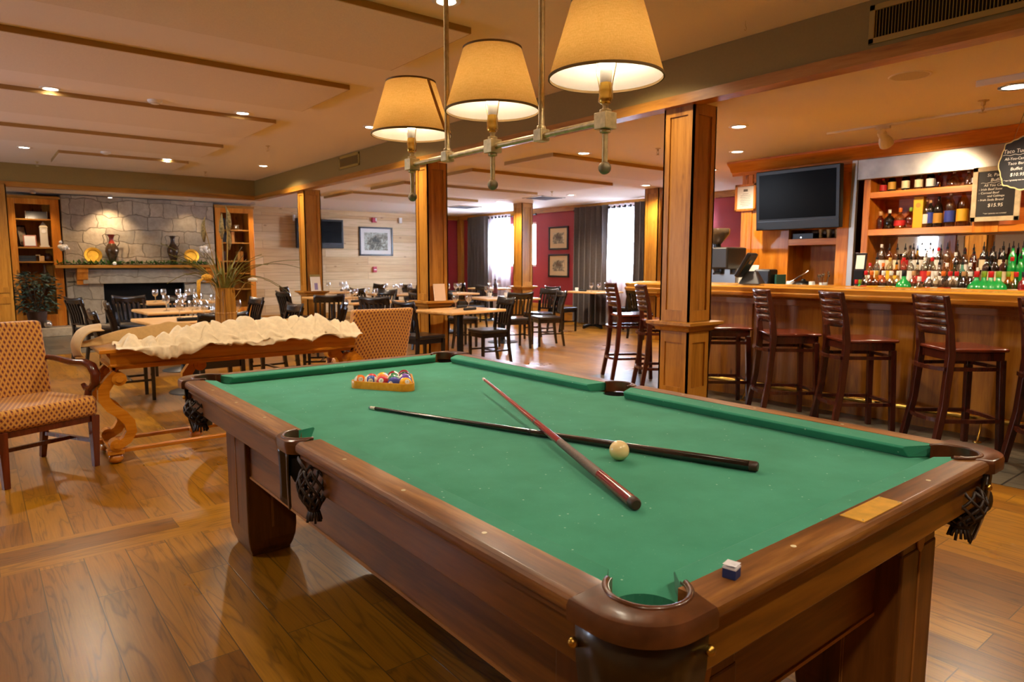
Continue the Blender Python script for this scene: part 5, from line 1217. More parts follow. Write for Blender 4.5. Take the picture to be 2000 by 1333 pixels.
# window tables with cross bases
def cross_table(loc, w, d, label):
    t = thing('dining_table', label, 'table', loc, 0, 'window tables'); h = .755
    MB().box(-w/2, w/2, -d/2, d/2, h-.034, h).build('tabletop', TABW, t, bevel=.012, seg=3); MB().cyl((0, 0, .05), (0, 0, h-.04), .038, n=16).build('post', BLACKM, t, smooth=40)
    b = MB(); b.tube([(-.27, 0, .02), (-.1, 0, .055), (.1, 0, .055), (.27, 0, .02)], .024, 6); b.tube([(0, -.27, .02), (0, -.1, .055), (0, .1, .055), (0, .27, .02)], .024, 6); b.build('cross_base', BLACKM, t, smooth=40); return t
cross_table((9.92, 9.85, 0), .8, .95, 'window table on a black cross base below the two small prints'); cross_table((10.02, 8.0, 0), .7, .95, 'window table by the dark drapes, seen just left of the near pillar')
TB['W1'] = (9.92, 9.85, 0); TB['W2'] = (10.02, 8.0, 0)

# glasses
def make_glass(label, loc, group):
    t = thing('wine_glass', label, 'glass', loc, 0, group)
    MB().lathe([(.0, .075), (.022, .085), (.036, .11), (.038, .135), (.031, .172)], 16, caps=False).build('bowl', CLEAR, t, smooth=0)
    MB().lathe([(.034, 0), (.032, .003), (.006, .008), (.0045, .03), (.0055, .072), (.010, .08)], 14).build('stem', CLEAR, t, smooth=40); t.scale = (1.12, 1.12, 1.08); return t
def make_tumbler(label, loc, group):
    t = thing('tumbler', label, 'glass', loc, 0, group); MB().lathe([(0, .004), (.026, .004), (.034, .11), (.036, .11), (.028, 0), (0, 0)], 16, caps=False).build('wall', CLEAR, t, smooth=40); return t
def make_roll(label, loc, rz, group):
    t = thing('napkin_roll', label, 'napkin', loc, rz, group); m = MATS.get('black_napkin') or plain('black_napkin', '#17161a', .9)
    MB().cyl((-.10, 0, .017), (.10, 0, .017), .017, n=12).build('roll', m, t, smooth=40); MB().cyl((-.02, 0, .017), (.02, 0, .017), .0185, n=12).build('paper_band', m, t, smooth=40); return t
NAMES = {'F1': 'near fireplace table', 'F2': 'second fireplace table', 'F3': 'table closest to the hearth', 'P1': 'small table against the middle pillar', 'TB': 'table right of the far pillar', 'TA': 'table at the foot of the far pillar', 'TC': 'farthest table along the boards', 'T2': 'mid room table with cups', 'T8': 'crowded table left of the middle pillar', 'T5': 'table right of the middle pillar', 'T6': 'table before the far window', 'W1': 'window table below the two small prints', 'W2': 'window table by the dark drapes'}
SET = {'F1': [(.06, -.20), (.17, -.30), (.26, -.24), (.30, -.10), (-.06, .2), (.12, .02), (.38, -.22), (.02, .05)], 'F2': [(-.22, -.2), (-.05, -.2), (.14, -.14), (.22, .06), (.32, -.2), (.08, .22)], 'F3': [(-.30, -.1), (-.16, .02), (.0, -.16), (.14, -.12), (.28, -.05)], 'P1': [(.0, .08), (.13, -.02)],
       'TB': [(-.22, -.1), (-.02, .1), (.16, -.15), (.3, .25)], 'TA': [(.20, -.1), (.28, .1)], 'TC': [(-.22, 0), (.0, -.1), (.12, -.05)], 'T2': [(-.25, .1), (-.1, .25), (.2, .2)], 'T8': [(-.2, -.2), (-.02, -.1), (.15, -.2), (.2, .12), (-.1, .2)], 'T5': [(-.3, -.2), (-.12, -.2), (.06, -.2), (.25, -.05)], 'T6': [(-.2, -.2), (.1, -.15)], 'W1': [(-.2, -.15), (-.12, -.28)], 'W2': [(-.2, .2)]}
g0 = r0 = None
for k, pts in SET.items():
    x, y, a = TB[k]
    for i, (u, v) in enumerate(pts):
        c, s = math.cos(R(a)), math.sin(R(a)); loc = (x+u*c-v*s, y+u*s+v*c, .755); lab = 'clear wine glass on the '+NAMES[k]; gp = 'wine glasses on the '+NAMES[k]
        if g0 is None: g0 = make_glass(lab, loc, gp)
        else: dup(g0, loc, 0, lab, gp)
for k, u, v, a2 in (('F1', -.12, -.26, 5), ('F2', .25, -.28, 0), ('P1', -.02, -.20, 12), ('P1', .22, .2, 20), ('TB', -.28, -.3, 10), ('TC', .2, .1, 0), ('T2', .25, -.2, -14), ('T5', .25, .2, 0), ('W1', -.2, .1, 90)):
    x, y, a = TB[k]; c, s = math.cos(R(a)), math.sin(R(a)); loc = (x+u*c-v*s, y+u*s+v*c, .755); lab = 'black napkin roll on the '+NAMES[k]
    if k == 'P1': lab = 'black napkin roll at the front of the small table against the middle pillar' if v < 0 else 'black napkin roll at the back of the small table against the middle pillar'
    if r0 is None: r0 = make_roll(lab, loc, R(a2), 'napkin rolls')
    else: dup(r0, loc, R(a2), lab, 'napkin rolls')
# cups, sugar caddy, menu cards
CUP = plain('cup_white', '#eceae4', .25, coat=.3)
def make_cup(label, loc, group):
    t = thing('coffee_cup', label, 'cup', loc, 0, group); MB().lathe([(.05, 0), (.075, .006), (.07, .008), (.03, .006)], 18).build('saucer', CUP, t, smooth=40)
    MB().lathe([(.024, .006), (.03, .012), (.041, .07), (.038, .07), (.027, .016), (0, .014)], 18, caps=False).build('bowl', CUP, t, smooth=40); MB().tube([(.036, 0, .058), (.058, 0, .054), (.06, 0, .032), (.034, 0, .024)], .004, 6).build('handle', CUP, t, smooth=0); return t
c0 = make_cup('white cup on the mid room table, nearer the window side pillar', (7.12, 9.15, .755), 'cups in the dining room'); dup(c0, (6.85, 9.25, .755), 1, 'white cup on the mid room table, nearer the board wall'); dup(c0, (9.75, 10.15, .755), .4, 'white cup on the window table below the two small prints'); dup(c0, (9.7, 7.75, .755), .4, 'white cup on the window table by the dark drapes')
t = thing('salt_caddy', 'glass cruet caddy on the near fireplace table beside the ribbed vase', 'caddy', (1.98, 7.55, .755)); MB().box(-.05, .05, -.05, .05, 0, .045).build('tray', BLACKM, t, bevel=.004)
b = MB(); [b.lathe([(.018, .0), (.02, .05), (.012, .065), (.014, .08)], 12, (px, py, .046)) for px in (-.024, .024) for py in (-.024, .024)]; b.build('cruets', CLEAR, t, smooth=40)
tag(MB().box(-.085, .085, -.006, .006, 0, .22).build('menu_card', plain('menu_cream', '#d8b898', .7), bevel=.002, loc=(4.72, 7.452, .8395)), 'plain cream menu card standing on the middle pillar ledge', 'menu card').rotation_euler = (R(-8), 0, R(0))
t = thing('table_card', 'white framed table card with a violet picture by the far pillar', 'sign', (4.72, 11.50, .8395)); b = MB(); b.at((0, 0, .0), 0, R(-10)).box(-.085, .085, -.01, .01, 0, .25); b.build('card', PAPER, t); b = MB(); b.at((0, -.0105, 0), 0, R(-10)).box(-.03, .03, -.002, .002, .02, .14); b.build('picture', plain('violet_print', '#8a7fa8', .7), t); b = MB(); b.at((0, -.002, 0), 0, R(-10)).box(-.09, .09, -.012, .012, .25, .29); b.build('header', plain('card_header_gold', '#8f7a3a', .6), t)
t = thing('wine_bottle', 'dark wine bottle standing on the mid room table', 'bottle', (7.02, 9.32, .755)); MB().lathe([(.036, 0), (.038, .01), (.038, .19), (.014, .24), (.013, .30), (.016, .305)], 18).build('body', plain('dark_bottle_glass', '#2a0f14', .12, coat=.4), t, smooth=45); MB().lathe([(.0388, .06), (.0388, .15)], 18, caps=False).build('paper_label', plain('wine_label', '#5a1f24', .7), t, smooth=40)

# ------------------------------------------------------------ patterned armchairs
def weave_mat():
    m = NT('lattice_upholstery'); c = m.new('ShaderNodeTexCoord'); sep = m.new('ShaderNodeSeparateXYZ'); m.l(c.outputs['Object'], sep.inputs[0])
    yz = m.math('ADD', m.math('MULTIPLY', sep.outputs[1], .9), sep.outputs[2]); k = 1/.030
    p = m.math('MULTIPLY', m.math('ADD', sep.outputs[0], m.math('MULTIPLY', yz, .72)), k); q = m.math('MULTIPLY', m.math('SUBTRACT', sep.outputs[0], m.math('MULTIPLY', yz, .72)), k)
    f1 = m.math('ABSOLUTE', m.math('SUBTRACT', m.math('FRACT', p), .5)); f2 = m.math('ABSOLUTE', m.math('SUBTRACT', m.math('FRACT', q), .5))
    l1 = m.math('GREATER_THAN', f1, .36); l2 = m.math('GREATER_THAN', f2, .36); ln = m.math('MAXIMUM', l1, l2)
    dot = m.math('LESS_THAN', m.math('ADD', f1, f2), .26)
    base = m.mix(H('#a85e1e'), H('#4a1a0c'), dot); m.col(m.mix(base, H('#c89238'), ln)); m.set(Roughness=.75, Sheen_Weight=.2); m.bump(ln, .3, .002); return m.mat
WEAVE = weave_mat()
def make_armchair(loc, rz, label):
    t = thing('upholstered_armchair', label, 'armchair', loc, rz, 'lattice patterned armchairs')
    # seat cushion, front edge wider
    b = MB(); b.prism([(-.285, .265), (.285, .265), (.30, .22), (.25, -.24), (-.25, -.24), (-.30, .22)], .335, .465); b.build('seat', WEAVE, t, bevel=.035, seg=4, smooth=50)
    def bk(u, v):
        w_ = .255+.025*v; x = -w_+2*w_*u; return (x, -.225-.12*v-.03*(1-(2*u-1)**2), .44+.495*v)
    b = MB(); n_ = 10
    fr_ = [[(lambda p: (p[0], p[1]+.045, p[2]))(bk(i/n_, j/n_)) for j in range(n_+1)] for i in range(n_+1)]; rr_ = [[(lambda p: (p[0], p[1]-.045, p[2]))(bk(i/n_, j/n_)) for j in range(n_+1)] for i in range(n_+1)]
    vs = [p for r_ in fr_ for p in r_]+[p for r_ in rr_ for p in r_]; m_ = n_+1; o_ = m_*m_; fs = []
    for i in range(n_):
        for j in range(n_): a = i*m_+j; fs += [(a, a+m_, a+m_+1, a+1), (o_+a, o_+a+1, o_+a+m_+1, o_+a+m_)]
    ring = [i*m_ for i in range(m_)]+[n_*m_+j for j in range(1, m_)]+[i*m_+n_ for i in range(n_-1, -1, -1)]+[j for j in range(n_-1, 0, -1)]
    for q in range(len(ring)): a, c_ = ring[q], ring[(q+1) % len(ring)]; fs.append((a, c_, c_+o_, a+o_))
    b.add(vs, fs); b.build('backrest', WEAVE, t, bevel=.02, seg=3, smooth=50)
    for s in (-1, 1):
        MB().tube([(s*.262, .235, 0), (s*.268, .235, .34)], [.017, .026], 4).build('leg', CHAIRW, t, bevel=.003)
        MB().tube([(s*.225, -.31, 0), (s*.228, -.24, .34)], [.016, .024], 4, upv=(0, 1, 0)).build('leg', CHAIRW, t, bevel=.003)
        MB().tube([(s*.264, .23, .17), (s*.226, -.27, .17)], .012, 4).build('stretcher', CHAIRW, t)
        # shepherd's crook arm
        pts = [(s*.268, -.30, .69), (s*.285, -.18, .685), (s*.30, -.02, .665), (s*.305, .12, .672), (s*.305, .19, .655), (s*.304, .228, .605), (s*.30, .225, .545), (s*.296, .185, .505), (s*.290, .135, .505), (s*.288, .11, .53)]
        MB().tube(pts, [.018, .020, .022, .025, .027, .026, .024, .022, .019, .014], 8, flat=1.15).build('arm', CHAIRW, t, smooth=50)
        MB().tube([(s*.295, .165, .51), (s*.288, .15, .44), (s*.28, .13, .36)], [.022, .024, .022], 8).build('arm_post', CHAIRW, t, smooth=50)
    MB().tube([(-.24, .0, .17), (.24, .0, .17)], .012, 4).build('stretcher', CHAIRW, t)
    b = MB(); b.box(-.27, .27, .20, .245, .30, .345); b.box(-.24, .24, -.25, -.21, .30, .345); b.build('seat_frame', CHAIRW, t); return t
ac = make_armchair((.21, 5.19, 0), yaw(-66), 'armchair in gold and rust lattice cloth at the left edge, facing the camera')
dup(ac, (2.745, 5.58, 0), yaw(88), 'armchair in gold and rust lattice cloth seen from behind, beyond the pool table')

# ------------------------------------------------------------ bar stools
def make_stool(loc, rz, label):
    t = thing('bar_stool', label, 'stool', loc, rz, 'mahogany bar stools')
    def sq(k): return [(-.185*k, .20*k), (.185*k, .20*k), (.20*k, .15*k), (.185*k, -.19*k), (-.185*k, -.19*k), (-.20*k, .15*k)]
    b = MB(); b.prism(sq(1.05), .715, .742); b.build('seat', STOOLSEAT, t, bevel=.012, seg=3, smooth=40)
    MB().prism(sq(.95), .655, .715).build('seat_rail', STOOLW, t, bevel=.004)
    for s in (-1, 1):
        MB().tube([(s*.185, .195, 0), (s*.168, .172, .66)], [.019, .022], 4).build('leg', STOOLW, t, bevel=.004)
        MB().tube([(s*.195, -.265, 0), (s*.178, -.205, .34), (s*.172, -.178, .70), (s*.178, -.20, .90), (s*.185, -.245, 1.10)], [.020, .022, .024, .020, .015], 4, upv=(0, 1, 0)).build('leg', STOOLW, t, bevel=.004)
        for z in (.60, .24): MB().tube([(s*(.188 if z < .4 else .175), .185, z), (s*(.200 if z < .4 else .19), .0, z), (s*(.19 if z < .4 else .177), -.21, z)], .013, 4).build('side_stretcher', STOOLW, t)
    for z in (.60, .24):
        MB().tube([(-.18, .185, z), (0, .205, z), (.18, .185, z)], .013, 4).build('front_stretcher', STOOLW, t)
        MB().tube([(-.185, -.215, z), (-.09, -.255, z), (0, -.265, z), (.09, -.255, z), (.185, -.215, z)], .013, 4).build('back_stretcher', STOOLW, t)
    # bowed back of five boards with narrow gaps
    zs = (.83, .895, .945, .995, 1.045, 1.105)
    for i in range(5):
        z0, z1 = zs[i]+.005, zs[i+1]-.005
        def bd(u, v, z0=z0, z1=z1):
            z = z0+(z1-z0)*v; return (-.19+.38*u, -.185-.28*(z-.80)**1.0*.62-.055*(1-(2*u-1)**2), z)
        MB().grid(bd, 12, 2).build('back_slat', STOOLW, t, smooth=0, solid=.018)
    return t
ST = [((5.43, 1.75), -39, 'bar stool nearest the pool table corner, its whole back and legs in view'), ((5.43, 2.45), -40, 'bar stool second from the pool table corner along the bar'), ((5.43, 3.05), -41, 'bar stool third along the bar, near the big pillar'),
      ((5.46, 3.70), -42, 'bar stool half hidden behind the near pillar, only seat and front legs showing'), ((5.40, 1.10), -38, 'bar stool cut off by the right edge'), ((5.93, 5.28), -30, 'bar stool standing in daylight left of the near pillar'), ((5.62, 4.55), -36, 'bar stool hidden behind the left side of the near pillar')]
s0 = make_stool((ST[0][0][0], ST[0][0][1], .003), yaw(ST[0][1]), ST[0][2])
for (x, y), a, l in ST[1:]: dup(s0, (x, y, .003), yaw(a), l)

# ============================================================ BAR
YN = -2.6; YE = 4.40
bar = thing('bar_counter', 'long pine panelled bar with a glossy rounded oak top and brass foot rail', 'bar counter', (6.1, 1.0, 0)); bx_, by_ = 6.1, 1.0
# top with bullnose front, half round far end
def outline(off):
    xa, xb = 5.75+off, 6.42-off; r = (xb-xa)/2; yc = 5.40-.335; pts = [(xa, YN+off), (xa, yc)]
    for i in range(1, 16): a = PI-PI*i/16; pts.append(((xa+xb)/2+r*math.cos(a), yc+r*math.sin(a)))
    return [(x-bx_, y-by_) for x, y in pts+[(xb, yc), (xb, YN+off)]]
rings = [(.05, 1.012), (.012, 1.016), (0, 1.032), (0, 1.05), (.016, 1.062), (.010, 1.080), (.004, 1.095), (.012, 1.108), (.045, 1.113), (.07, 1.105)]
vs = []; fs = []; n = len(outline(0))
for off, z in rings: vs += [(x, y, z) for x, y in outline(off)]
for i in range(len(rings)-1):
    for j in range(n): fs.append((i*n+j, i*n+(j+1) % n, (i+1)*n+(j+1) % n, (i+1)*n+j))
fs += [tuple(range(n))[::-1], tuple(range((len(rings)-1)*n, len(rings)*n))]
MB().add(vs, fs).build('counter_top', BARTOP, bar, smooth=40)
MB().box(5.98-bx_, 6.40-bx_, YN-by_, YE-by_, .003, 1.014).build('front_panel', BARW, bar)
# stiles and rails on the face
sy = [YE, 3.83, 3.095, 2.362, 1.616, .87, .13, -.62, -1.36, -2.1, YN]
for y in sy: MB().box(5.962-bx_, 5.982-bx_, max(YN, y-.10)-by_, min(YE, y+.10)-by_, .0, .96).build('stile', BARW, bar, bevel=.003)
MB().box(5.955-bx_, 5.98-bx_, YN-by_, YE-by_, .93, 1.012).build('top_rail', PINE_Y, bar, bevel=.003); MB().box(5.955-bx_, 5.98-bx_, YN-by_, YE-by_, .003, .13).build('kick_board', BARW, bar, bevel=.003)
b = MB(); b.prism([(5.955-bx_, .985), (5.93-bx_, .985), (5.905-bx_, 1.014), (5.955-bx_, 1.014)], YN-by_, YE-by_, 'y'); b.build('cornice_strip', BARW, bar)
MB().cyl((5.79-bx_, YN-by_, .178), (5.79-bx_, YE-.05-by_, .178), .023, n=16).build('foot_rail', BRASS, bar, smooth=40)
for y in (3.664, 1.70, -.25, -2.2):
    b = MB(); b.tube([(5.79-bx_, y-by_, .160), (5.785-bx_, y-by_, .08), (5.75-bx_, y-by_, .02), (5.74-bx_, y-by_, .006)], .008, 8); b.lathe([(.03, .003), (.028, .012), (.01, .016)], 14, (5.74-bx_, y-by_, 0)); b.build('rail_bracket', BRASS, bar, smooth=40)
b = MB(); b.box(6.45-bx_, 6.85-bx_, YN-by_, YE-.2-by_, .003, .86); b.build('back_shelf', BLACKM, bar)
# coat hook under the top
tag(MB().tube([(0, 0, 0), (-.03, 0, -.005), (-.055, 0, -.02), (-.06, 0, .01)], .006, 6).build('coat_hook', BRASS, smooth=40, loc=(5.965, 1.12, .70)), 'small brass hook screwed to the bar face by the right edge', 'hook')

# ------------------------------------------------------------ back bar cabinet
XC = 7.78; bk = thing('back_bar_cabinet', 'tall pine back bar with crown moulding, shelves and mirror', 'cabinet', (8.1, 2.0, 0)); ox_, oy_ = 8.1, 2.0
def bb(name, xa, xb, ya, yb, za, zb, m=None, bev=.003, par=None): return MB().box(xa-ox_, xb-ox_, ya-oy_, yb-oy_, za, zb).build(name, m or CABW, par or bk, bevel=bev)
YB0 = -2.6
b = MB(); pr = [(XC, 2.43), (XC-.02, 2.43), (XC-.03, 2.47), (XC-.06, 2.485), (XC-.09, 2.53), (XC-.135, 2.56), (XC-.15, 2.575), (XC-.15, 2.597), (XC, 2.597)]
b.prism([(x-ox_, z) for x, z in pr], YB0-oy_, 5.07+.15-oy_, 'y')
b.prism([(5.07+(XC-x)-oy_, z) for x, z in pr[1:-1]]+[(5.07-oy_, 2.597), (5.07-oy_, 2.43)], XC-.0-ox_, 8.40-ox_, 'x'); b.build('crown_moulding', CABW_Y, bk, smooth=35)
bb('frieze', XC, XC+.03, YB0, 5.07, 2.34, 2.46, CABW_Y)
bb('end_panel', XC+.03, 8.40, 5.03, 5.07, .003, 2.597)
bb('pilaster', XC-.015, XC+.03, 4.925, 5.075, .003, 2.43, bev=.006); bb('pilaster_bead', XC-.022, XC+.02, 4.99, 5.008, .003, 2.43)
bb('tv_panel', XC, XC+.03, 4.42, 4.925, .003, 2.34); bb('tv_panel', XC, XC+.03, 3.835, 4.42, 1.74, 2.34); bb('tv_panel', XC, XC+.03, 3.835, 4.42, 1.536, 1.612, CABW_Y); bb('tv_panel', XC, XC+.03, 3.835, 4.42, .003, 1.05)
bb('pilaster', XC-.012, XC+.03, 3.69, 3.835, .003, 2.34, bev=.004)
bb('niche_back', 8.15, 8.17, 3.83, 4.45, 1.05, 1.75, BARW); bb('niche_side', XC+.03, 8.15, 4.42, 4.44, 1.05, 1.75, BARW); bb('niche_side', XC+.03, 8.15, 3.815, 3.835, 1.05, 1.75, BARW); bb('niche_shelf', XC+.03, 8.15, 3.835, 4.42, 1.585, 1.610, BARW); bb('niche_shelf', XC+.03, 8.15, 3.835, 4.42, 1.05, 1.07, BARW); bb('niche_shelf', XC+.03, 8.15, 3.835, 4.42, 1.72, 1.74, BARW)
# open shelves
bb('inner_stile', XC, 8.2, 3.49, 3.56, .9, 2.34); bb('shelf_back', 8.19, 8.21, YB0, 3.5, 1.62, 2.45, wood('shelf_back_orange', '#a04a0e', '#c46a1a', '#d5822c', 'Y', .4, knots=False))
bb('shelf', XC, 8.19, YB0, 3.49, 2.030, 2.094, CABW_Y); bb('shelf', XC, 8.19, YB0, 3.49, 1.625, 1.692, CABW_Y); bb('shelf_joint', XC-.006, XC+.02, 2.27, 2.49, 1.622, 1.75, CABW)
MIR = NT('mirror_silver'); MIR.col((.78, .78, .8, 1)); MIR.set(Metallic=1, Roughness=.02)
bb('mirror', 8.17, 8.19, YB0, 3.49, .98, 1.62, MIR.mat, 0)
bb('mirror_rail', 8.15, 8.19, 2.75, 2.86, .98, 1.62, CABW, 0)
bb('back_counter', 7.30, 8.19, YB0, 3.62, .90, .955, BLACKM, .004); bb('counter_base', 7.36, 8.19, YB0, 3.62, .003, .90, BARW)
bb('bottle_step', 7.56, 8.15, YB0, 3.46, .955, 1.085, BARW); bb('bottle_step', 7.72, 8.15, YB0, 3.46, 1.085, 1.21, BARW)
bb('service_counter', 6.92, XC, 3.64, 5.0, .90, .955, BLACKM, .004); bb('counter_base', 6.98, XC, 3.66, 4.98, .003, .90, BARW)
# roller shutter box
rs = thing('roller_shutter', 'brushed steel roller shutter box with side guide over the bottle shelves', 'shutter', (7.75, 2.0, 2.3))
MB().box(7.74-7.75, 7.80-7.75, YB0-2, 3.622-2, 2.235-2.3, 2.455-2.3).build('hood', STEEL, rs, bevel=.006); MB().box(7.742-7.75, 7.79-7.75, 3.622-2, 3.685-2, .96-2.3, 2.455-2.3).build('side_guide', plain('aluminium_guide', '#b8b4ac', .35, metal=.8), rs, bevel=.004)

television((7.60, 4.225, 2.070), -PI/2, 1.03, .70, 'large black flat television tilted down on the back bar', tilt=R(4), arm=True, name='television')
t = thing('framed_certificate', 'wooden framed white certificate left of the bar television', 'certificate', (XC-.025, 5.01, 2.15), -PI/2)
b = MB(); w_, h_, f_ = .29, .335, .028; b.box(-w_/2, -w_/2+f_, -.02, 0, -h_/2, h_/2); b.box(w_/2-f_, w_/2, -.02, 0, -h_/2, h_/2); b.box(-w_/2, w_/2, -.02, 0, -h_/2, -h_/2+f_); b.box(-w_/2, w_/2, -.02, 0, h_/2-f_, h_/2); b.build('frame', CABW, t, bevel=.003)
MB().box(-w_/2+f_, w_/2-f_, -.008, -.002, -h_/2+f_, h_/2-f_).build('paper', PAPER, t); INK = plain('printed_ink', '#6a655c', .8); b = MB()
b.box(-.03, .03, -.0092, -.008, .075, .105)
for i, wl in enumerate((.08, .14, .15, .13, .15, .14, .15, .10)): b.box(-wl/2, wl/2, -.0092, -.008, .045-i*.021, .049-i*.021)
b.build('print_lines', INK, t)

# ------------------------------------------------------------ bottles
BG = {'green': plain('bottle_green', '#0f9440', .1, coat=.5), 'clear': glass('bottle_clear', '#e4dccb', mixt=.10), 'amber': glass('bottle_amber', '#c8801c', mixt=.05), 'dark': plain('bottle_dark', '#120d0a', .08, coat=.5), 'aqua': glass('bottle_aqua', '#9ad0c8', mixt=.08), 'brown': glass('bottle_brown', '#8a4a1a', mixt=.06), 'gold': glass('bottle_gold', '#e8c060', mixt=.06), 'frost': glass('bottle_frost', '#c8c4ba', mixt=.30), 'red': plain('bottle_red', '#7a1414', .1, coat=.5)}
LB = {k: plain('bottle_label_'+k, c, .6) for k, c in (('cream', '#d8c8a0'), ('white', '#e0dcd2'), ('yellow', '#d8a820'), ('red', '#b8201c'), ('orange', '#d8641c'), ('blue', '#2c3f9a'), ('black', '#191716'), ('gold', '#b8892c'))}
CP = {k: plain('bottle_cap_'+k, c, .4) for k, c in (('black', '#151313'), ('red', '#c01818'), ('gold', '#c8a040'), ('green', '#7a9a20'), ('white', '#dcd6c8'), ('orange', '#d86a1c'), ('cork', '#b88a58'))}
SHP = {'round': [(.036, 0), (.040, .01), (.040, .12), (.034, .155), (.014, .185), (.0125, .225)], 'tall': [(.034, 0), (.037, .008), (.037, .185), (.030, .215), (.0135, .24), (.0125, .28)], 'squat': [(.038, 0), (.049, .018), (.050, .085), (.044, .108), (.026, .128), (.0145, .140), (.0135, .18)], 'big': [(.044, 0), (.048, .01), (.048, .20), (.036, .25), (.015, .285), (.0145, .33)], 'small': [(.030, 0), (.033, .006), (.033, .085), (.014, .115), (.012, .145)], 'decanter': [(.04, 0), (.07, .02), (.072, .055), (.03, .11), (.014, .13), (.014, .165)]}
HT = {'round': .225, 'tall': .28, 'squat': .18, 'big': .33, 'small': .145, 'decanter': .165}
GN = {'green': 'green', 'clear': 'clear', 'amber': 'amber', 'dark': 'black', 'aqua': 'pale aqua', 'brown': 'dark brown', 'gold': 'golden', 'frost': 'frosted', 'red': 'red'}
MESHC = {}
def bottle(x, y, z, shp, gcol, lab, cap, label, group, pour=False, s=1.0):
    t = thing('liquor_bottle', label, 'bottle', (x, y, z), 0, group); t.scale = (s, s, s)
    def part(key, nm, mk, m):
        k = (key, m.name)
        if k not in MESHC: MESHC[k] = mk().build(nm, m, t, smooth=45)
        else: o = MESHC[k].copy(); COL.objects.link(o); o.parent = t
    pr = SHP[shp]; h = HT[shp]
    part('b'+shp, 'body', lambda: MB().lathe(pr, 16), BG[gcol])
    if lab:
        r_ = max(p[0] for p in pr)+.0008; zz = (.03, .11) if shp in ('round', 'squat') else (.05, .16) if shp != 'small' else (.02, .075)
        if shp == 'squat': zz = (.03, .08)
        if shp == 'decanter': zz = (.022, .05)
        part('l'+shp, 'paper_label', lambda: MB().lathe([(r_, zz[0]), (r_, zz[1])], 16, caps=False), LB[lab])
    if pour: part('p'+shp, 'pour_spout', lambda: MB().lathe([(.013, h-.002), (.013, h+.02), (.006, h+.025), (.0045, h+.07)], 10), CP[cap])
    else: part('c'+shp, 'cap', lambda: MB().lathe([(.0145, h-.022), (.0155, h-.02), (.0155, h+.012), (.014, h+.016)], 12), CP[cap])
    return t
rnd = random.Random(77)
ORDN = ['first', 'second', 'third', 'fourth', 'fifth', 'sixth', 'seventh', 'eighth', 'ninth', 'tenth', 'eleventh', 'twelfth', 'thirteenth', 'fourteenth', 'fifteenth', 'sixteenth', 'seventeenth', 'eighteenth', 'nineteenth', 'twentieth', 'twenty first', 'twenty second', 'twenty third']
front = [('small', 'dark', 'red', 'red'), ('small', 'green', 'red', 'green'), ('round', 'clear', 'red', 'red'), ('round', 'amber', 'yellow', 'orange'), ('round', 'gold', 'yellow', 'gold'), ('round', 'clear', 'cream', 'white'), ('round', 'clear', 'yellow', 'white'), ('round', 'clear', 'cream', 'white'), ('squat', 'green', None, 'black'), ('round', 'clear', 'cream', 'cork'), ('squat', 'clear', 'white', 'white'), ('round', 'frost', 'orange', 'orange'), ('round', 'clear', 'cream', 'white'), ('round', 'clear', 'orange', 'orange'), ('round', 'clear', 'red', 'red'), ('round', 'clear', 'white', 'red'), ('round', 'brown', 'cream', 'cork'), ('round', 'amber', 'cream', 'white'), ('squat', 'green', None, 'red'), ('squat', 'green', None, 'green'), ('squat', 'green', None, 'red'), ('squat', 'green', 'white', 'green'), ('round', 'gold', 'cream', 'green'), ('round', 'clear', 'cream', 'red'), ('round', 'red', 'red', 'black')]
yy = [3.44, 3.40, 3.345, 3.285, 3.235, 3.165, 3.09, 3.02, 2.945, 2.875, 2.80, 2.735, 2.67, 2.605, 2.545, 2.49, 2.43, 2.375, 2.305, 2.245, 2.19, 2.13, 2.07, 2.01, 1.95]
def desc(g, l, c, row, i, n): return '%s bottle with %s%s cap, %s along the %s' % (GN[g], (l+' label and ') if l else '', c, ORDN[i] if i < len(ORDN) else 'last but one' if i == n-2 else 'last', row)
for i, ((s_, g_, l_, c_), y) in enumerate(zip(front, yy)): bottle(7.47 if s_ != 'squat' else 7.42, y, .955, s_, g_, l_, c_, desc(g_, l_, c_, 'front row', i, len(front)), 'bottles in the front row', s=1.5 if s_ == 'squat' and g_ == 'green' else 1.2 if s_ in ('small', 'squat', 'round') else 1.1)
mid_ = [('round', 'clear', 'white', 'red'), ('tall', 'frost', 'cream', 'black'), ('round', 'amber', 'orange', 'orange'), ('tall', 'clear', 'yellow', 'gold'), ('round', 'gold', 'yellow', 'black'), ('tall', 'clear', 'white', 'red'), ('tall', 'frost', 'white', 'black'), ('round', 'clear', 'red', 'black'), ('tall', 'frost', 'red', 'white'), ('tall', 'clear', 'white', 'red'), ('round', 'frost', 'white', 'black'), ('round', 'clear', 'black', 'white'), ('round', 'aqua', 'white', 'black'), ('round', 'aqua', None, 'black'), ('round', 'clear', None, 'white'), ('squat', 'clear', None, 'white'), ('tall', 'brown', 'cream', 'black'), ('tall', 'brown', 'cream', 'black'), ('tall', 'brown', 'cream', 'black'), ('tall', 'green', 'yellow', 'red'), ('tall', 'green', None, 'black'), ('round', 'clear', 'white', 'black')]
n_ = len(mid_)
for i, (s_, g_, l_, c_) in enumerate(mid_): bottle(7.635, 3.38-i*(3.38-1.96)/(n_-1), 1.085, s_, g_, l_, c_, desc(g_, l_, c_, 'middle step', i, n_), 'bottles on the middle step', pour=c_ == 'black')
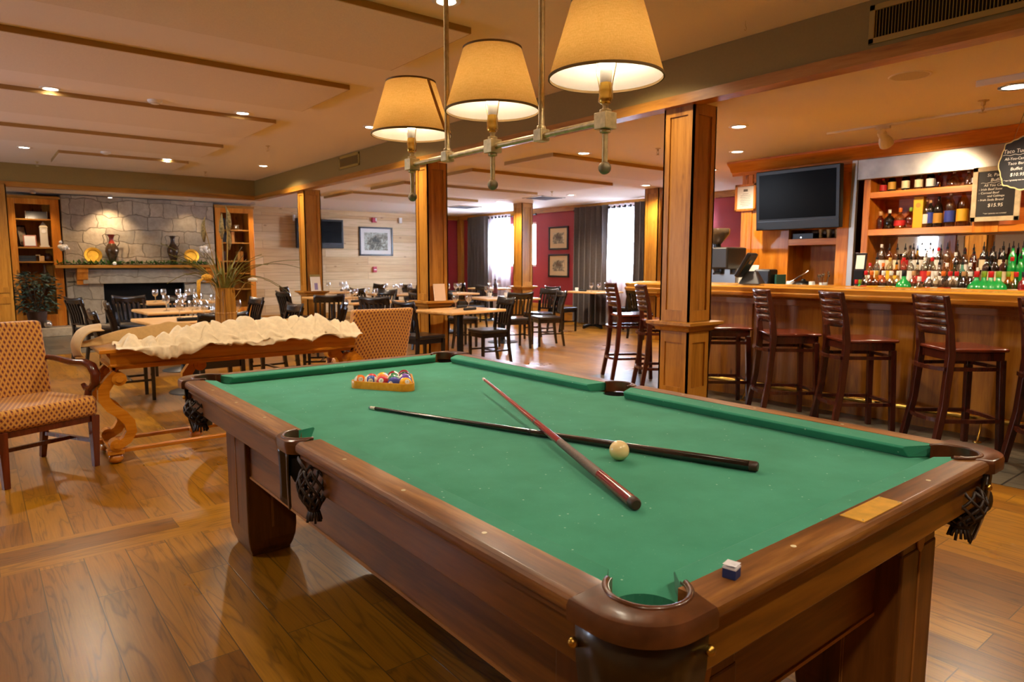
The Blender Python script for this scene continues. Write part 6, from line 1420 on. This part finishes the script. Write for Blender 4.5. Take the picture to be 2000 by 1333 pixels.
top_ = [('big', 'clear', 'white', 'white'), ('tall', 'gold', 'cream', 'black'), ('tall', 'clear', 'cream', 'black'), ('tall', 'clear', 'red', 'black'), ('tall', 'frost', 'white', 'black'), ('big', 'clear', 'white', 'black'), ('big', 'frost', None, 'black'), ('tall', 'clear', 'white', 'red'), ('tall', 'clear', None, 'black'), ('round', 'clear', None, 'white'), ('round', 'clear', 'white', 'black'), ('round', 'amber', None, 'black'), ('tall', 'brown', 'cream', 'black'), ('tall', 'dark', None, 'black'), ('tall', 'dark', 'cream', 'black'), ('tall', 'green', None, 'black'), ('tall', 'green', None, 'black'), ('round', 'clear', 'white', 'white')]
n_ = len(top_)
for i, (s_, g_, l_, c_) in enumerate(top_): bottle(7.80, 3.34-i*(3.34-1.98)/(n_-1), 1.21, s_, g_, l_, c_, desc(g_, l_, c_, 'top step', i, n_), 'bottles on the top step', pour=c_ == 'black', s=.92)
# middle shelf
for y, s_, g_, l_, c_, sc_, lab in ((3.43, 'small', 'amber', None, 'cork', 1.25, 'little amber bottle at the left end of the lower bottle shelf'), (3.335, 'squat', 'dark', None, 'white', 1.1, 'squat black bottle second on the lower bottle shelf'), (3.225, 'squat', 'clear', 'red', 'orange', 1.15, 'squat bottle with red label and orange cap on the lower shelf'), (3.12, 'squat', 'amber', None, 'green', 1.15, 'squat amber bottle with green cap beside the yellow box'),
        (2.965, 'big', 'clear', 'white', 'cork', .90, 'tall clear bottle just right of the yellow box'), (2.93, 'tall', 'aqua', 'blue', 'cork', 1.0, 'slim aqua bottle with blue label on the lower shelf'), (2.855, 'big', 'dark', 'gold', 'black', .93, 'black bottle with gold label on the lower shelf'), (2.745, 'big', 'clear', 'blue', 'white', 1.05, 'clear bottle with deep blue label on the lower shelf'), (2.63, 'big', 'gold', 'yellow', 'black', 1.12, 'tallest bottle with big yellow label on the lower shelf'), (2.565, 'tall', 'frost', 'white', 'cork', 1.05, 'pale slim bottle behind the yellow labelled one')):
    bottle(7.93 if 'behind' not in lab else 8.02, y, 1.692, s_, g_, l_, c_, lab, 'bottles on the lower shelf', s=sc_)
t = thing('spirit_carton', 'tall yellow cardboard bottle box on the lower bottle shelf', 'box', (7.93, 3.035, 1.692)); MB().box(-.045, .045, -.047, .047, 0, .33).build('carton', plain('carton_yellow', '#e0b010', .55), t, bevel=.003); b = MB(); b.at((-.0455, 0, .24), 0, 0, -PI/2).lathe([(0, 0), (.025, 0), (.025, .001), (0, .001)], 20); b.box(-.0, .001, -.001, .001, 0, .001); b.build('printed_seal', LB['gold'], t)
for i, (y, s_, g_, l_, c_, lab) in enumerate(((3.42, 'small', 'clear', 'red', 'red', 'little bottle with red label first on the top bottle shelf'), (3.33, 'round', 'dark', 'gold', 'black', 'dark bottle with gold label second on the top shelf'), (3.19, 'round', 'dark', 'cream', 'black', 'dark bottle with cream label third on the top shelf'), (3.06, 'round', 'frost', 'cream', 'black', 'pale bottle with cream label in the middle of the top shelf'), (2.95, 'round', 'dark', 'white', 'black', 'dark bottle with small white label on the top shelf'), (2.87, 'small', 'amber', None, 'black', 'small amber bottle left of the round decanter'), (2.73, 'decanter', 'clear', None, 'white', 'round bellied clear decanter on the top shelf'), (2.60, 'small', 'clear', None, 'white', 'small clear bottle right of the round decanter'), (2.52, 'squat', 'brown', 'white', 'red', 'squat brown bottle with white label at the right of the top shelf'))):
    bottle(7.93, y, 2.094, s_, g_, l_, c_, lab, 'bottles on the top shelf', s=.98 if s_ not in ('small',) else 1.1)
tm0 = make_tumbler('clear tumbler on the lower bottle shelf beside the chalkboard', (7.90, 2.52, 1.692), 'tumblers by the chalkboard'); 
for y in (2.45, 2.38): dup(tm0, (7.90, y, 1.692), 0)
for k, y in enumerate((4.10, 4.0, 3.9)): dup(tm0, (7.93, y, 1.610), 0, 'clear tumbler in the niche just below the bar television', 'tumblers in the niche')
rb = thing('receiver_box', 'black electronics box under the bar television with a bright light', 'electronics', (7.93, 4.27, 1.610)); MB().box(-.1, .1, -.13, .13, 0, .07).build('case', BLACKP, rb, bevel=.004); MB().ball((-.101, .02, .02), .006, 10, 8).build('indicator', emit('indicator_light', '#e8f0ff', 12), rb)
# niche contents and service counter
for y, l, r_ in ((4.24, 'white teapot like jar in the counter niche', .055), (3.98, 'small white mug in the counter niche', .04)):
    t = thing('white_mug', l, 'mug', (7.55, y, .955), 0, 'white crockery'); MB().lathe([(r_*.8, 0), (r_, .02), (r_*.95, .13), (r_*.8, .16), (r_*.75, .155), (r_*.85, .03), (0, .02)], 18, caps=False).build('bowl', CUP, t, smooth=40); MB().tube([(0, r_*.9, .12), (0, r_*1.5, .11), (0, r_*1.5, .06), (0, r_*.9, .05)], .006, 6).build('handle', CUP, t, smooth=0)
t = thing('utensil_cup', 'white cup full of steel spoons in the counter niche', 'cup', (7.58, 3.86, .955)); MB().lathe([(.04, 0), (.048, .15), (.044, .15), (.036, .01)], 16).build('cup', CUP, t, smooth=40)
rr = random.Random(4)
for i in range(7): 
    a = rr.uniform(0, 2*PI); b = MB(); p = Vector((.03*math.cos(a), .03*math.sin(a), .03)); q = Vector((.06*math.cos(a), .06*math.sin(a), .24+rr.uniform(-.02, .03))); b.tube([p, q], .003, 5); b.ball(tuple(q), .014, 8, 6, (.8, .8, 1.5)); b.build('spoon', CHROME, t, smooth=40)
tag(MB().lathe([(.10, 0), (.12, .03), (.12, .13), (.10, .15), (.03, .165), (.02, .185), (0, .19)], 24).build('rice_pot', BLACKP, smooth=45, loc=(7.58, 4.10, .955)), 'round black lidded pot in the counter niche', 'pot')
tag(MB().tube([(7.2, 4.50, .99), (7.3, 4.35, 1.05), (7.45, 4.2, 1.10), (7.5, 4.0, 1.24), (7.45, 4.12, 1.14)], .006, 5).build('wire_whisk', CHROME, smooth=0), 'thin bent wire rod sticking up by the counter niche', 'utensil')
# till
pos = thing('pos_terminal', 'black touch screen till standing on the service counter', 'till', (6.20, 3.90, 1.1125), R(20))
b = MB(); b.hexa([(-.13, -.11, 0), (.13, -.11, 0), (.13, .11, 0), (-.13, .11, 0)], [(-.05, -.05, .13), (.05, -.05, .13), (.05, .05, .13), (-.05, .05, .13)]); b.build('stand', plain('till_charcoal', '#232326', .35), pos, bevel=.012)
b = MB(); b.at((0, .06, .19), 0, R(-62), 0).box(-.17, .17, -.135, .135, -.022, .022); b.build('screen_housing', BLACKP, pos, bevel=.012); b = MB(); b.at((0, .06, .19), 0, R(-62), 0).box(-.15, .15, -.115, .115, .0215, .0235); b.build('screen', SCREEN, pos)
b = MB(); b.at((0, -.0, .22), 0, R(-62), 0).box(-.10, -.07, -.02, .02, -.01, .01); b.build('card_reader', STEEL, pos)
t = thing('receipt_printer', 'black receipt printer beside the till', 'printer', (6.90, 3.98, .955)); t.location = (7.15, 4.32, .955); MB().box(-.09, .09, -.10, .10, 0, .30).build('case', BLACKP, t, bevel=.02); MB().box(-.094, -.088, -.07, .07, .13, .16).build('paper_slot', plain('slot_grey', '#45454a', .4), t)
t = thing('menu_stack', 'white menu sheets standing behind the till', 'papers', (7.25, 4.66, .955)); b = MB()
for i in range(6): b.at((.0+i*.012, 0, 0), R(4*(i % 3-1)), 0, R(8)).box(-.002, .002, -.16+.01*i, .16-.008*i, 0, .35-.012*(i % 3))
b.build('sheets', PAPER, t)
t = thing('green_binder', 'thin green binder at the right of the menu sheets', 'binder', (7.22, 4.18, .955)); MB().box(-.1, .1, -.012, .012, 0, .24).build('cover', plain('binder_green', '#1f5a45', .5), t, bevel=.003); MB().box(-.095, .095, -.009, .009, .004, .236).build('pages', PAPER, t)
tag(MB().box(-.22, .22, -.35, .35, 0, .025).build('bar_mat', plain('rubber_mat', '#1d1b1c', .5), bevel=.006, loc=(6.14, 4.3, 1.1128)), 'dark rubber mat on the bar top under the till', 'mat') if False else None
# coffee machine
em = thing('espresso_machine', 'steel coffee machine with dark hopper left of the back bar', 'coffee machine', (7.30, 5.02, 0)); ST2 = plain('machine_steel', '#8f8c88', .25, metal=.8)
em.location = (7.22, 5.02, .955); sc2 = (7.0, 7.5)
MB().box(-.20, .20, -.27, .27, 0, .06).build('drip_tray', STEEL, em, bevel=.006); MB().box(.02, .20, -.26, .26, .06, .52).build('body', ST2, em, bevel=.02); MB().box(-.20, .20, -.27, .27, .30, .56).build('group_head', plain('machine_dark', '#3a342c', .3, metal=.4), em, bevel=.02)
for y in (-.13, .10):
    b = MB(); b.cyl((-.10, y, .30), (-.10, y, .24), .035, n=14); b.tube([(-.10, y, .26), (-.26, y, .245)], .013, 8); b.build('portafilter', BLACKP, em, smooth=40)
b = MB(); b.lathe([(.03, .58), (.05, .60), (.15, .72), (.155, .78), (.15, .79)], 20, (0, .02, 0)); b.build('bean_hopper', plain('hopper_smoke', '#5a4a38', .15, coat=.4), em, smooth=40); MB().lathe([(.05, .555), (.05, .60)], 16, (0, .02, 0)).build('grinder_neck', BLACKP, em, smooth=40)
# a small counter carrying the coffee machine
MB().box(6.92-ox_, 7.75-ox_, 5.0-oy_, 5.36-oy_, .003, .955).build('service_counter', BARW, bk, bevel=.004)
# small black framed card on the back counter
t = thing('small_framed_card', 'small black framed card at the left of the bottle rows', 'sign', (7.66, 3.50, 1.235)); b = MB(); b.at((0, 0, .0), R(-8), 0, R(6)).box(-.008, .008, -.065, .065, 0, .20); b.build('frame', BLKWOOD, t, bevel=.003); b = MB(); b.at((-.0085, 0, 0), R(-8), 0, R(6)).box(-.002, .001, -.048, .048, .025, .175); b.build('card', PAPER, t); MB().box(-.03, .03, -.05, .05, -.15, .004).build('stand', BLACKM, t)

# ------------------------------------------------------------ chalkboards
CHALK = plain('chalk_white', '#e8e4d8', .9); SLATEB = plain('chalkboard_black', '#1c1b1c', .6, nscale=10, namt=.1); WASH = plain('whitewashed_frame', '#c9b998', .7, nscale=12, namt=.12)
cb = thing('chalkboard_menu', 'whitewashed framed chalkboard listing a 15.95 buffet', 'chalkboard', (7.735, 2.295, 1.985), -PI/2)
w_, h_, f_ = .40, .52, .045; b = MB()
b.box(-w_/2, -w_/2+f_, -.02, .0, -h_/2, h_/2); b.box(w_/2-f_, w_/2, -.02, .0, -h_/2, h_/2); b.box(-w_/2, w_/2, -.02, .0, -h_/2, -h_/2+f_); b.box(-w_/2, w_/2, -.02, .0, h_/2-f_, h_/2); b.build('frame', WASH, cb, bevel=.004)
MB().box(-w_/2+f_, w_/2-f_, -.010, -.002, -h_/2+f_, h_/2-f_).build('board', SLATEB, cb)
RT = (PI/2, 0, 0); yq = -.0105
for tx, sz, x, z, al in (("St. Patty's", .042, 0, .165, 'CENTER'), ('Buffet', .044, 0, .118, 'CENTER'), ('All You Can Eat', .032, 0, .072, 'CENTER'), ('- Irish Beef Stew', .029, -.145, .036, 'LEFT'), ('- Corned Beef', .029, -.145, .002, 'LEFT'), ('and Cabbage', .027, -.07, -.028, 'LEFT'), ('- Irish Soda Bread', .029, -.145, -.064, 'LEFT'), ('$15.95', .046, 0, -.122, 'CENTER'), ('* tax / gratuity not included', .017, 0, -.190, 'CENTER')):
    text('lettering', tx, sz, CHALK, cb, (x, yq, z), RT, .12, al)
b = MB(); b.tube([(-.13+.013*i, yq, .106+.004*math.sin(i*1.3)) for i in range(21)], .0014, 4); b.build('chalk_underline', CHALK, cb)
tc = thing('hanging_chalk_sign', 'scalloped black chalk sign with cream edge hanging from the bar ceiling', 'chalkboard', (6.60, 1.79, 2.115), -PI/2-R(0))
def scal(k, dx=0):
    pts = []
    for i in range(96):
        a = 2*PI*i/96; rx, rz = .165, .205; e = 2.6; c_, s_ = math.cos(a), math.sin(a)
        x = rx*math.copysign(abs(c_)**(2/e), c_); z = rz*math.copysign(abs(s_)**(2/e), s_); q = 1+.035*math.cos(8*a)+.02*math.cos(16*a); pts.append((x*q*k, z*q*k*(1 if k == 1 else 1.0)))
    return pts
MB().prism(scal(1.0), 0, .014, 'y').build('edge_board', plain('sign_cream_edge', '#d8c88a', .6), tc, bevel=.003); MB().prism(scal(.945), -.003, .004, 'y').build('board', SLATEB, tc)
for tx, sz, x, z, al in (('Taco Tuesday', .044, -.14, .085, 'LEFT'), ('All-You-Can-Eat', .030, -.128, .030, 'LEFT'), ('Taco Bar', .030, -.105, -.008, 'LEFT'), ('Buffet', .034, -.085, -.052, 'LEFT'), ('$10.95', .036, -.085, -.098, 'LEFT'), ('* tax / gratuity not included', .016, -.125, -.135, 'LEFT')):
    text('lettering', tx, sz, CHALK, tc, (x, -.0036, z), RT, .12, al, sx=.86 if 'Tues' in tx or 'Eat' in tx else 1)
b = MB(); b.tube([(-.14+.013*i, -.0036, .070+.004*math.sin(i*1.3)) for i in range(22)], .0013, 4); b.build('chalk_underline', CHALK, tc)
b = MB(); b.tube([(-.08, .006, .19), (0, .006, ZL-2.115)], .0016, 4); b.tube([(.08, .006, .19), (0, .006, ZL-2.115)], .0016, 4); b.build('hanging_cord', plain('sign_cord', '#8a7a58', .8), tc)

# ------------------------------------------------------------ track light
tr = thing('track_light', 'white ceiling track with a round spotlight aimed at the back bar', 'track light', (6.70, 1.2, ZL)); TW = plain('track_white', '#d8cfbc', .45)
MB().box(-.017, .017, -2.2, 2.25, -.02, 0).build('track', TW, tr, bevel=.003)
def spot(y, yawd, par):
    b = MB(); b.box(-.016, .016, y-.06, y+.06, -.045, -.02); b.cyl((0, y, -.045), (0, y, -.10), .007, n=10); so = b.build('adaptor', TW, par, smooth=40)
    b = MB(); b.at((0, y, -.105), 0, 0, R(-52))
    b.lathe([(.012, .07), (.034, .06), (.040, .02), (.034, -.01), (.045, -.03), (.060, -.07), (.062, -.11), (.055, -.112)], 22); b.build('lamp_head', TW, so, smooth=50)
    b = MB(); b.at((0, y, -.105), 0, 0, R(-52)); b.lathe([(0, -.108), (.055, -.108)], 22, caps=False); b.build('lens', LENS, so)
    l_ = child_light(par, (.105, y, -.19), 'SPOT', P_TRACK, (1, .74, .46), spot_size=R(85), spot_blend=.8, shadow_soft_size=.04); l_.rotation_euler = (0, R(-58), 0)
spot(1.72, 0, tr)
spot(.4, 0, tr); spot(-.8, 0, tr)

letters_to_mesh()
